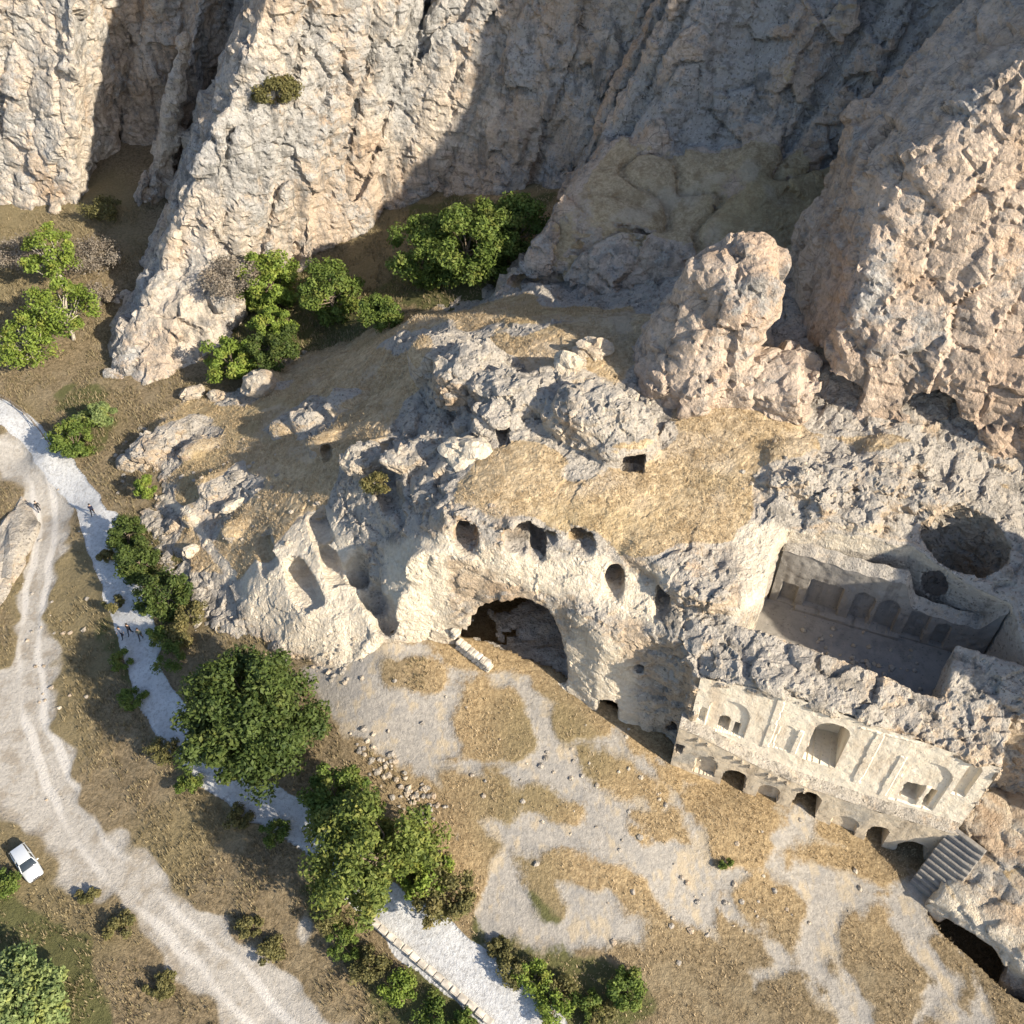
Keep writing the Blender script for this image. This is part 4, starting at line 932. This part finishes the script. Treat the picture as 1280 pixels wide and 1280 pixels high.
plant('shrub', 'small dark shrub jutting onto the footpath just past the lone walker', 'shrub', 163, 678, 3.8, 2.2, 'deep', 36, 80, .24, 8, rz=2.0, jitter=.33)
plant('shrub', 'small bright green shrub on the bank above the lone walker', 'shrub', 187, 622, 3.0, 1.5, 'bright', 22, 70, .22, 9, jitter=.36)
plant('shrub', 'dark green bush inside the bend of the footpath', 'shrub', 97, 562, 4.6, 2.8, 'fresh', 44, 80, .26, 10, rz=2.3, jitter=.33)
plant('shrub', 'yellow-green bush behind the dark bush at the footpath bend', 'shrub', 125, 535, 3.9, 2.2, 'pale', 34, 75, .25, 11, jitter=.34)
plant('small_tree', 'sparse light green tree at the foot of the left cliff, topmost of three', 'tree', 78, 356, 9.0, 4.0, 'bright', 34, 60, .34, 12, twigs=True, jitter=.32)
plant('small_tree', 'light green tree growing between the two other trees under the left cliff', 'tree', 92, 424, 9.0, 4.8, 'bright', 42, 60, .34, 13, twigs=True, jitter=.3)
plant('small_tree', 'light green tree under the left cliff, lowest of the three there', 'tree', 46, 456, 7.4, 4.6, 'bright', 40, 60, .33, 14, twigs=True, jitter=.32)
plant('dry_bush', 'leafless grey bush beneath the far left cliff', 'bush', 25, 330, 3.6, 4.2, 'dry', 30, 60, .22, 15, twigs=True, jitter=.36)
plant('dry_bush', 'leafless grey bush below the dark cleft in the left cliff', 'bush', 118, 335, 4.0, 4.4, 'dry', 34, 60, .22, 16, twigs=True, jitter=.36)
plant('dry_bush', 'grey twiggy bush between the light green trees and the cliff toe', 'bush', 122, 385, 3.6, 3.2, 'dry', 26, 60, .22, 17, twigs=True, jitter=.36)
plant('dry_bush', 'grey twiggy bush against the sunlit cliff above the gully trees', 'bush', 290, 365, 4.4, 4.0, 'dry', 34, 60, .24, 18, twigs=True, jitter=.36)
plant('shrub', 'olive bush growing at the bottom of the dark cliff cleft', 'shrub', 132, 275, 3.2, 3.0, 'olive', 26, 60, .25, 19, jitter=.36)
plant('gully_tree', 'bright green tree in the gully, lit by the sun against the cliff foot', 'tree', 342, 385, 8.5, 4.4, 'bright', 60, 90, .36, 20, rz=4.0, jitter=.3)
plant('gully_tree', 'bright round gully tree standing in front of the sunlit cliff-foot tree', 'tree', 346, 428, 5.6, 2.7, 'bright', 34, 80, .32, 21, jitter=.34)
plant('gully_tree', 'low bright tree beside the grey boulders at the gully mouth', 'tree', 292, 472, 6.0, 3.4, 'bright', 44, 80, .32, 23, rz=2.8, jitter=.32)
plant('gully_tree', 'dark tree filling the gully next to the low bright tree', 'tree', 345, 455, 5.4, 4.0, 'deep', 44, 80, .32, 24, jitter=.32)
plant('gully_tree', 'dark green tree in the shade beside the sunlit cliff edge', 'tree', 418, 398, 8.4, 4.2, 'fresh', 56, 90, .34, 25, rz=4.0, jitter=.3)
plant('gully_tree', 'half lit tree at the end of the wooded upper gully', 'tree', 532, 352, 9.0, 4.8, 'fresh', 60, 90, .36, 26, rz=4.4, jitter=.3)
plant('gully_tree', 'broad dark tree in the middle of the wooded upper gully', 'tree', 585, 350, 10.0, 6.2, 'fresh', 84, 100, .36, 27, rz=4.8, jitter=.27)
plant('gully_tree', 'shaded tree pressed against the overhanging rock nose', 'tree', 638, 322, 8.4, 5.0, 'fresh', 60, 90, .36, 28, rz=4.0, jitter=.3)
plant('shrub', 'round dark bush on the gully floor apart from the trees', 'shrub', 477, 412, 4.4, 2.9, 'fresh', 40, 80, .28, 29, jitter=.34)
plant('cliff_shrub', 'lone green shrub rooted high on the sunlit cliff face', 'shrub', 350, 140, 4.6, 2.9, 'olive', 34, 80, .28, 30, jitter=.34)
plant('shrub', 'small dark round bush at the edge of the grey plaza', 'shrub', 782, 1245, 2.4, 1.6, 'fresh', 26, 70, .2, 31, jitter=.36)
plant('shrub', 'tiny round bush on the trail fork before the lower doorway', 'shrub', 906, 1083, 1.0, .6, 'fresh', 12, 50, .13, 32, jitter=.4)
plant('shrub', 'green mossy bush in the hollow on the rocky slope', 'shrub', 470, 615, 2.0, 1.5, 'olive', 18, 60, .2, 33, jitter=.4)
k = 40
LOW = [('scrub between footpath and plaza', [
  (640,1215,1.5,1.3,'olive','olive scrub bush next to the footpath where the green patch begins'),(668,1228,1.8,1.5,'bright','bright green scrub bush surrounded by olive scrub near the footpath'),(700,1240,1.5,1.4,'olive','olive scrub bush in the middle of the green patch by the plaza'),
  (735,1258,1.7,1.5,'fresh','mid green scrub bush beside the small dark round bush'),(690,1268,1.6,1.5,'bright','bright green scrub bush at the footpath end of the green patch'),(755,1280,1.5,1.4,'olive','olive scrub bush below the small dark round bush'),(625,1190,1.2,1.1,'olive','smallest olive scrub bush, at the corner of plaza and footpath')]),
 ('scrub outside the low wall', [
  (430,1185,1.8,1.6,'fresh','mid green bush where the low stone wall starts under the tree'),(465,1215,1.8,1.6,'olive','olive bush against the outside of the low stone wall'),(500,1240,1.6,1.6,'bright','bright green bush halfway along the outside of the low stone wall'),
  (540,1270,1.6,1.6,'fresh','mid green bush near the far end of the low stone wall'),(420,1150,2.0,1.7,'olive','olive bush under the tree that hides the footpath'),(575,1290,1.6,1.5,'fresh','mid green bush past the end of the low stone wall')]),
 ('bushes on the bank below the footpath', [
  (143,760,1.3,1.2,'olive','olive bush at the footpath kerb just before the walking trio'),(155,830,1.4,1.3,'fresh','green bush at the footpath kerb just past the walking trio'),(168,880,1.6,1.4,'fresh','green bush on the bank where the path enters the shadow of the largest tree'),
  (205,945,1.6,1.5,'olive','olive bush hugging the road side of the largest tree'),(240,985,1.5,1.4,'fresh','green bush on the kerb where the path reappears beyond the largest tree'),(300,1025,1.4,1.3,'olive','olive bush on the path kerb between the two big trees'),
  (345,1045,1.4,1.3,'fresh','green bush on the path kerb close to the tree hiding the path'),(135,700,1.2,1.0,'olive','little olive bush on the kerb opposite the dark shrubs')]),
 ('bushes before the largest tree', [
  (215,830,2.2,1.9,'fresh','green bush touching the crown of the largest tree'),(228,800,2.0,1.7,'olive','olive bush on the bank between the dark shrubs and the largest tree'),(200,800,1.6,1.3,'fresh','small green bush at the footpath beside the trailing walker'),(240,775,1.8,1.6,'olive','olive bush directly behind the dark shrubs on the bank')]),
 ('bushes beside the dirt road', [
  (338,1193,1.2,1.2,'olive','dusty olive bush at the fork of the dirt road'),(312,1160,1.0,1.1,'olive','dusty olive bush just before the fork of the dirt road'),(110,1120,1.0,1.0,'olive','dusty olive bush in front of the parked car'),
  (150,1160,1.2,1.3,'olive','dusty olive bush on the road edge between car and pale tree'),(200,1235,1.2,1.3,'olive','dusty olive bush on the road edge past the pale feathery tree'),(8,1110,1.8,1.6,'fresh','green bush right behind the parked car')])]
for grp, rows in LOW:
    for (a, b, h_, r_, lf, lb) in rows:
        plant('low_shrub', lb, 'shrub', a, b, h_, r_, lf, 17, 60, .18, k, group=grp, jitter=.4); k += 1
tick('plants')

# ------------------------------------------------------------------ loose boulders
def boulder_mesh(name, sx, sy, sz, seed, subdiv=4, rough=.16):
    bm = bmesh.new(); bmesh.ops.create_icosphere(bm, subdivisions=subdiv, radius=1); P = np.array([v.co[:] for v in bm.verts], np.float32)
    n = P.copy(); a, e = facet(P + seed * 3.7, .8, seed, (1, 1, 1), .55, .2); b_ = noise_pts(P + seed, .9, seed)
    P = P + n * (a * .8 + rough * b_ + .05 * noise_pts(P, .25, seed + 1))[:, None]; P[:, 2] = np.where(P[:, 2] < -.35, -.35 + (P[:, 2] + .35) * .25, P[:, 2])
    P *= np.array([sx, sy, sz])
    F = np.array([[v.index for v in f.verts] for f in bm.faces]); bm.free()
    up = n[:, 2]
    return P, F, up
def boulder(label, px, py, sx, sy, sz, rot, seed, pale=.4, grey=.4, sink=.15, group=None):
    P, F, up = boulder_mesh('boulder', sx, sy, sz, seed); p = rc(px, py)
    m = mesh_np('boulder', P, F, dict(grass=0 * up, pale=0 * up + pale, grey=np.clip(grey + .2 * up, 0, 1)), smooth=False)
    o = link('boulder', m, M['rock'], label=label, category='boulder'); o.location = (p[0], p[1], p[2] + sz * .12 - sink); o.rotation_euler = (0, 0, rot)
    if group: o['group'] = group
boulder('smooth whitish boulder lying on the grass above the round cave holes', 583, 566, 2.5, 1.9, 1.7, -.5, 3, .85, .05)
boulder('smaller pale boulder of the pair on the grass under the rock pillar', 712, 458, 1.5, 1.2, 1.5, .3, 4, .55, .3)
boulder('larger pale boulder of the pair on the grass under the rock pillar', 738, 440, 1.9, 1.3, 1.5, -.2, 5, .5, .3)
boulder('large pale grey boulder at the gully mouth, beside the low bright tree', 326, 482, 2.1, 1.6, 1.8, .2, 6, .35, .4)
boulder('left small boulder of two at the gully mouth', 241, 494, 1.6, 1.1, 1.2, .4, 7, .4, .35)
boulder('boulder with a dark side between the small and the large gully boulders', 273, 498, 1.3, 1.0, 1.1, -.3, 8, .4, .35)
boulder('white rock on the grassy left slope above the thin trail', 292, 632, 1.5, .8, .7, .5, 9, .7, .15)
boulder('grey rock above the white rock on the left slope', 297, 598, 1.4, 1.0, .8, .3, 10, .2, .6)
boulder('small pale rock standing at the end of the thin trail', 240, 690, .9, .7, 1.0, .3, 12, .7, .2)
boulder('flat grey bedrock hump at the edge of the stony dirt road', 2, 700, 3.0, 8.5, 1.6, .1, 13, .25, .6, .5)
# rubble heap on the slope under the plaza
def scatter_rocks(name, label, cat, pts, smin_, smax_, seed, mat):
    rg = np.random.default_rng(seed); VV, FF, k = [], [], 0; A = []
    for (x, y, z) in pts:
        P, F, up = boulder_mesh('r', 1, 1, .7, int(rg.integers(1, 40)), 1, .2); s_ = rg.uniform(smin_, smax_); a = rg.uniform(0, 6.3); c, sn = math.cos(a), math.sin(a)
        Q = P * s_; VV.append(np.stack([x + Q[:, 0] * c - Q[:, 1] * sn, y + Q[:, 0] * sn + Q[:, 1] * c, z + Q[:, 2] + s_ * .1], 1)); FF.append(F + k); k += len(P); A.append(np.full(len(P), rg.uniform(.1, .9)))
    V_, F_ = np.concatenate(VV), np.concatenate(FF); A = np.concatenate(A)
    o = link(name, mesh_np(name, V_, F_, dict(grass=0 * A, pale=A * .6, grey=1 - A), smooth=False), mat, label=label, category=cat, kind='stuff'); return o
rg = np.random.default_rng(5); pts = []
for (a, b, sx, n) in [(490,965,14,24),(520,1000,16,34),(455,930,16,16),(540,1015,10,10)]:
    for i in range(n): pts.append(tuple(rc(a + rg.normal() * sx, b + rg.normal() * sx * .8)))
scatter_rocks('rubble', 'broken grey stones lying on the slope between the trees and the plaza', 'rubble', pts, .12, .36, 6, M['rock'])
pts = []
for i in range(420):
    q = [(1000,600,50,30),(1100,610,60,25),(560,640,60,30),(850,740,60,30),(420,830,50,30),(300,620,80,50),(180,580,40,30),(700,960,120,80),(900,1120,140,70),(60,800,40,120),(300,600,90,60)][rg.integers(0, 11)]
    pts.append(tuple(rc(q[0] + rg.normal() * q[2] * .6, q[1] + rg.normal() * q[3] * .6)))
yp = np.array(YARD)
for i in range(60):
    w_ = rg.dirichlet(np.ones(len(yp)) * .6); q = (yp * w_[:, None]).sum(0)
    pts.append((q[0], q[1], YARD_Z + .08))
scatter_rocks('loose_stones', 'small loose stones strewn over slopes, trails and dirt road', 'stones', pts, .1, .32, 7, M['rock'])

# ------------------------------------------------------------------ low stone wall along the lower footpath, stub wall before the great cave, fence
M['stone'] = simple('wall_stone', (.56, .51, .43), .95, .1, 0, .3, 1.3)
def stone_wall(label, a, b, n, w, h_, d, seed, mat=None, top=None):
    rg = random.Random(seed); p, q = rc(*a), rc(*b); dv = (q - p)[:2]; L = float(np.hypot(*dv)); ang = math.atan2(dv[1], dv[0])
    root = empty('low_stone_wall', (p[0], p[1], p[2]), 0, label=label, category='wall')
    mats = [beveled_box('stone', L / n * .97, d, h_, .07, 2) for _ in range(4)]
    for i, m in enumerate(mats):
        for v in m.vertices: v.co += Vector((rg.uniform(-.03, .03), rg.uniform(-.03, .03), rg.uniform(-.03, .03)))
        m.materials.append(mat or M['stone'])
    for i in range(n):
        t = (i + .5) / n; x, y = p[0] + dv[0] * t, p[1] + dv[1] * t; z = drop(x, y)
        for lay in range(w):
            o = link('stone', mats[rg.randrange(4)]); hh = h_ * (lay + .5)
            o.location = (x + rg.uniform(-.04, .04) + (L / n * .4 * math.cos(ang) if lay % 2 else 0), y + rg.uniform(-.04, .04) + (L / n * .4 * math.sin(ang) if lay % 2 else 0), z + hh - .08)
            o.rotation_euler = (0, 0, ang + rg.uniform(-.04, .04)); child_of(o, root)
    return root
stone_wall('low pale stone wall along the outer edge of the footpath beyond the tree', (462, 1150), (612, 1278), 15, 2, .32, .55, 1)
stone_wall('short stub wall in front of the great cave mouth', (566, 786), (612, 838), 9, 3, .4, .8, 2)
M['wood'] = simple('grey_wood', (.25, .21, .17), .9, .1, 0, .25, 4)
fa = [rc(a, b) for a, b in ((2, 500), (16, 508), (30, 518), (43, 532), (54, 546), (64, 560))]
fence = empty('fence', tuple(fa[0]), 0, label='thin dark wooden railing along the outer bend of the footpath', category='fence')
for q in fa:
    v, f = tubes([((q[0], q[1], q[2] - .2), (q[0], q[1], q[2] + 1.15), .07, .06)], 6); child_of(link('post', mesh_np('post', v, f), M['wood']), fence)
for p_, q_ in zip(fa[:-1], fa[1:]):
    for zz in (.55, 1.05):
        v, f = tubes([((p_[0], p_[1], p_[2] + zz), (q_[0], q_[1], q_[2] + zz), .045, .045)], 5); child_of(link('rail', mesh_np('rail', v, f), M['wood']), fence)

# ------------------------------------------------------------------ people on the footpath
def cloth(name, top, legs, skin=(.42, .28, .20)):
    t = NT(name); co = t.n('ShaderNodeTexCoord').outputs['Object']; sp = t.n('ShaderNodeSeparateXYZ'); t.l(co, sp.inputs[0]); z = sp.outputs[2]
    ax = t.math('ABSOLUTE', sp.outputs[0])
    c = t.mix(t.math('GREATER_THAN', z, .93), legs, top); c = t.mix(t.math('GREATER_THAN', z, 1.46), c, skin)
    c = t.mix(t.math('MULTIPLY', t.math('LESS_THAN', z, .98), t.math('GREATER_THAN', ax, .25)), c, skin); c = t.mix(t.math('LESS_THAN', z, .09), c, (.03, .03, .03))
    return t.done(c)
def person(label, px, py, face, stride, top, legs, hair, group, seed):
    rg = random.Random(seed); s_ = stride
    J = {'pel': (0, 0, .95, .135), 'wai': (0, .01, 1.1, .125), 'che': (0, .02, 1.32, .15), 'nec': (0, .03, 1.48, .06), 'chin': (0, .06, 1.55, .075), 'head': (0, .05, 1.65, .1), 'crown': (0, .04, 1.73, .075), 'nose': (0, .155, 1.635, .018)}
    E = [('pel', 'wai'), ('wai', 'che'), ('che', 'nec'), ('nec', 'chin'), ('chin', 'head'), ('head', 'crown'), ('head', 'nose')]
    for sg, n in ((-1, 'l'), (1, 'r')):
        f = s_ * sg
        J.update({'hip' + n: (.1 * sg, 0, .88, .095), 'kne' + n: (.11 * sg, .12 * f + .05, .5, .065), 'ank' + n: (.12 * sg, .28 * f - .04 * abs(f), .09, .045), 'toe' + n: (.13 * sg, .28 * f + .17, .05, .04),
                  'sho' + n: (.19 * sg, .02, 1.4, .065), 'elb' + n: (.26 * sg, -.12 * f, 1.12, .045), 'wri' + n: (.28 * sg, -.2 * f + .08, .9, .032), 'pal' + n: (.285 * sg, -.2 * f + .1, .83, .032)})
        E += [('pel', 'hip' + n), ('hip' + n, 'kne' + n), ('kne' + n, 'ank' + n), ('ank' + n, 'toe' + n), ('che', 'sho' + n), ('sho' + n, 'elb' + n), ('elb' + n, 'wri' + n), ('wri' + n, 'pal' + n)]
        px_, py_, pz_, _ = J['pal' + n]
        for i in range(4):
            J['fa%d' % i + n] = (px_ + .002 * sg, py_ + .024 - .016 * i, pz_ - .05 - .006 * (i in (1, 2)), .009); J['fb%d' % i + n] = (px_ - .012 * sg, py_ + .03 - .016 * i, pz_ - .085, .008)
            E += [('pal' + n, 'fa%d' % i + n), ('fa%d' % i + n, 'fb%d' % i + n)]
        J['th' + n] = (px_ - .01 * sg, py_ + .05, pz_ - .02, .01); E += [('pal' + n, 'th' + n)]
    ks = list(J); m = bpy.data.meshes.new('body'); m.from_pydata([J[k][:3] for k in ks], [(ks.index(a), ks.index(b)) for a, b in E], [])
    p = rc(px, py); root = empty('person', tuple(p), face, label=label, category='person', group=group); root.scale = (1.08,) * 3
    o = link('body', m, cloth('clothing', top, legs), root); md = o.modifiers.new('skin', 'SKIN'); md.use_smooth_shade = True
    for i, k in enumerate(ks): m.skin_vertices[0].data[i].radius = (J[k][3],) * 2; m.skin_vertices[0].data[i].use_root = (k == 'pel')
    sb = o.modifiers.new('subd', 'SUBSURF'); sb.levels = sb.render_levels = 1
    P, F, up = boulder_mesh('hair', .105, .115, .1, seed, 2, .05); h = link('hair', mesh_np('hair', P, F), simple('hair', hair, .8, .2), root); h.location = (0, .025, 1.70)
    h.rotation_euler = (-.35, 0, 0)
GRP = 'walkers on the footpath'
person('walker in black with a dark jacket, leading the trio on the wide footpath', 164, 793, 3.0, .9, (.02, .02, .025), (.02, .02, .03), (.02, .015, .01), GRP, 1)
person('walker in blue-grey top and dark trousers beside the one in black', 154, 797, 2.8, -.8, (.10, .12, .17), (.02, .02, .03), (.02, .015, .01), GRP, 2)
person('walker in olive clothes trailing behind the trio on the wide footpath', 177, 799, 3.3, .7, (.09, .10, .08), (.05, .05, .05), (.03, .02, .015), GRP, 3)
person('lone walker in navy beside the small dark shrub on the footpath', 117, 644, .2, .9, (.02, .025, .05), (.015, .015, .02), (.02, .015, .01), GRP, 4)
person('person in grey-green standing at the footpath edge against the dark shrub', 149, 688, 1.2, .2, (.08, .10, .09), (.03, .03, .04), (.02, .02, .02), GRP, 5)
person('person in dark clothes alone on the stony dirt road', 50, 640, .5, .5, (.03, .03, .03), (.04, .04, .05), (.02, .02, .02), 'people on the dirt road', 6)

# ------------------------------------------------------------------ parked car
cp, cq = at(22, 1060, -1.4), at(50, 1103, -1.4); cc = rc(36, 1082); cang = math.atan2(cq[1] - cp[1], cq[0] - cp[0])
car = empty('parked_car', (cc[0], cc[1], cc[2]), cang, label='small silver-white hatchback parked at the edge of the dirt road', category='car'); car.scale = (.92,) * 3
M['paint'] = simple('silver_paint', (.62, .65, .67), .3, .5, .25, .03, 2); M['glass'] = simple('dark_glass', (.03, .04, .05), .08, .6, 0, .1, 2)
M['tyre'] = simple('tyre', (.025, .025, .025), .85, .1); M['rim'] = simple('rim', (.5, .5, .52), .35, .5, .8); M['plastic'] = simple('dark_plastic', (.04, .04, .045), .6, .3)
M['lamp'] = simple('lamp_glass', (.75, .77, .78), .15, .6); M['tail'] = simple('tail_lamp', (.35, .02, .02), .2, .5)
def loft(name, secs, mat, par, closed=True):
    n = len(secs[0]); V = [p for s in secs for p in s]; F = []
    for i in range(len(secs) - 1):
        for j in range(n): k = (j + 1) % n; F.append((i * n + j, i * n + k, (i + 1) * n + k, (i + 1) * n + j))
    m = bpy.data.meshes.new(name); m.from_pydata(V, [], F + ([tuple(range(n))[::-1], tuple((len(secs) - 1) * n + j for j in range(n))] if closed else []))
    bm = bmesh.new(); bm.from_mesh(m); bmesh.ops.recalc_face_normals(bm, faces=bm.faces); bm.to_mesh(m); bm.free()
    m.materials.append(mat); m.polygons.foreach_set('use_smooth', [True] * len(m.polygons))
    o = link(name, m, None, par); b = o.modifiers.new('bevel', 'BEVEL'); b.width = .05; b.segments = 3; b.limit_method = 'ANGLE'; b.angle_limit = R(35); return o
def sec(x, w, z0, z1, sh=.8): return [(x, -w, z0 + .08), (x, -w * 1.0, (z0 + z1) * .5), (x, -w * .97, z1 - .08), (x, -w * sh, z1), (x, w * sh, z1), (x, w * .97, z1 - .08), (x, w, (z0 + z1) * .5), (x, w, z0 + .08), (x, w * .8, z0), (x, -w * .8, z0)]
loft('body', [sec(-2.05, .72, .4, .82), sec(-1.95, .80, .28, .98), sec(-1.2, .86, .22, 1.0), sec(0, .87, .2, .98), sec(.8, .87, .2, .96), sec(1.5, .84, .22, .86), sec(1.95, .76, .28, .74), sec(2.08, .66, .36, .62)], M['paint'], car)
def cab(x, w, z0, z1): return [(x, -w, z0), (x, -w * .86, z1), (x, w * .86, z1), (x, w, z0)]
loft('windows', [[(-1.95, -.74, .96), (-1.6, -.62, 1.40), (-1.6, .62, 1.40), (-1.95, .74, .96)], [(-.4, -.79, .96), (-.4, -.64, 1.46), (-.4, .64, 1.46), (-.4, .79, .96)], [(.95, -.78, .95), (.3, -.63, 1.42), (.3, .63, 1.42), (.95, .78, .95)]], M['glass'], car)
loft('roof', [[(-1.68, -.64, 1.38), (-1.68, -.58, 1.45), (-1.68, .58, 1.45), (-1.68, .64, 1.38)], [(-.7, -.66, 1.44), (-.7, -.6, 1.52), (-.7, .6, 1.52), (-.7, .66, 1.44)], [(.28, -.65, 1.40), (.28, -.58, 1.46), (.28, .58, 1.46), (.28, .65, 1.40)]], M['paint'], car)
for sy in (-1, 1):
    for (x0, z0, x1, z1) in ((-.45, .95, -.45, 1.44), (.92, .94, .3, 1.44), (-1.9, .95, -1.62, 1.42)):
        v, f = tubes([((x0, .80 * sy, z0), (x1, .645 * sy, z1), .05, .045)], 6); link('pillar', mesh_np('pillar', v, f), M['paint'], car)
    m = beveled_box('mirror', .12, .2, .14, .04); m.materials.append(M['paint']); o = link('mirror', m, None, car); o.location = (.62, .98 * sy, 1.0)
    m = beveled_box('headlight', .12, .34, .16, .04); m.materials.append(M['lamp']); o = link('headlight', m, None, car); o.location = (1.99, .52 * sy, .64); o.rotation_euler = (0, 0, -.35 * sy)
    m = beveled_box('tail_light', .08, .22, .3, .03); m.materials.append(M['tail']); o = link('tail_light', m, None, car); o.location = (-2.0, .62 * sy, .78)
    for x in (-1.28, 1.3):
        v, f = tubes([((x, .70 * sy, .31), (x, .89 * sy, .31), .31, .31), ((x, .89 * sy, .31), (x, .895 * sy, .31), .31, .19)], 20); w = link('wheel', mesh_np('wheel', v, f), M['tyre'], car)
        v, f = tubes([((x, .80 * sy, .31), (x, .885 * sy, .31), .2, .2), ((x, .885 * sy, .31), (x, .87 * sy, .31), .2, .03)], 14); link('rim', mesh_np('rim', v, f), M['rim'], w)
for nm, x in (('front_bumper', 2.05), ('rear_bumper', -2.05)):
    m = beveled_box(nm, .16, 1.4, .2, .06, 2); m.materials.append(M['plastic']); o = link(nm, m, None, car); o.location = (x, 0, .42)
m = beveled_box('grille', .06, .7, .14, .02); m.materials.append(M['plastic']); o = link('grille', m, None, car); o.location = (2.08, 0, .58)
tick('things')

# ------------------------------------------------------------------ dry grass tufts (uncountable)
def tufts(name, label, P, hmin, hmax, seed, cols):
    rg = np.random.default_rng(seed); n = len(P); B = 4
    base = np.repeat(P, B, 0) + np.r_[[rg.normal(size=n * B) * .09, rg.normal(size=n * B) * .09, np.zeros(n * B)]].T
    a = rg.uniform(0, 6.283, n * B); h = rg.uniform(hmin, hmax, n * B); lean = rg.uniform(.1, .6, n * B); w = rg.uniform(.03, .06, n * B) * (hmax / .45)
    dx, dy = np.cos(a), np.sin(a)
    v0 = base + np.stack([-dy * w, dx * w, 0 * w - .03], 1); v1 = base + np.stack([dy * w, -dx * w, 0 * w - .03], 1); v2 = base + np.stack([dx * h * lean, dy * h * lean, h], 1)
    V = np.stack([v0, v1, v2], 1).reshape(-1, 3); t = np.repeat(np.clip(np.repeat(rg.normal(.5, .25, n), B) + rg.normal(0, .1, n * B), 0, 1), 3)
    link(name, mesh_np(name, V, np.arange(len(V)).reshape(-1, 3), dict(tint=t), smooth=False), cols, label=label, category='grass', kind='stuff')
straw = leaf_material('straw', (.38, .295, .18), (.70, .57, .38), (.54, .435, .27)); weed = leaf_material('weed', (.16, .135, .075), (.42, .345, .21), (.28, .245, .14))
rg = np.random.default_rng(9)
w = (grass > .55) & (HN[:, 2] > .5); idg = np.flatnonzero(w); idg = idg[rg.random(len(idg)) < min(1, 22000 / max(len(idg), 1))]
idg = idg[noise_pts(HV[idg], 2.2, 6) + .5 * noise_pts(HV[idg], .9, 7) > -.15]
tufts('dry_grass', 'golden dry grass covering the terrace and rocky slope', HV[idg] + np.c_[rg.normal(size=(len(idg), 2)) * .1, np.zeros(len(idg))], .12, .3, 1, straw)
mk = (GX > -80) & (GX < 50) & (GY > 18) & (GY < 140) & (path_d > .3) & (road_d > .6) & (bare_d > .2) & ~((above > .5) & (cutg < 0) & hs.astype(bool))
ids = np.flatnonzero(mk.ravel()); ids = ids[rg.random(len(ids)) < min(1, 60000 / len(ids))]
clump = noise_pts(GV[ids], 2.5, 4) + .6 * noise_pts(GV[ids], .9, 5); ids = ids[clump > -.1]
gx_ = GV[ids][:, 0] > -8; pz = ids[gx_]; ids = ids[~gx_]
tufts('dry_grass', 'golden dry grass growing in rounded patches on the plaza', GV[pz] + np.c_[rg.normal(size=(len(pz), 2)) * .12, np.zeros(len(pz))], .12, .35, 3, straw)
tufts('dry_grass', 'brown and olive dry grass covering the valley floor beside path and road', GV[ids] + np.c_[rg.normal(size=(len(ids), 2)) * .12, np.zeros(len(ids))], .18, .5, 2, weed)
tick('grass')
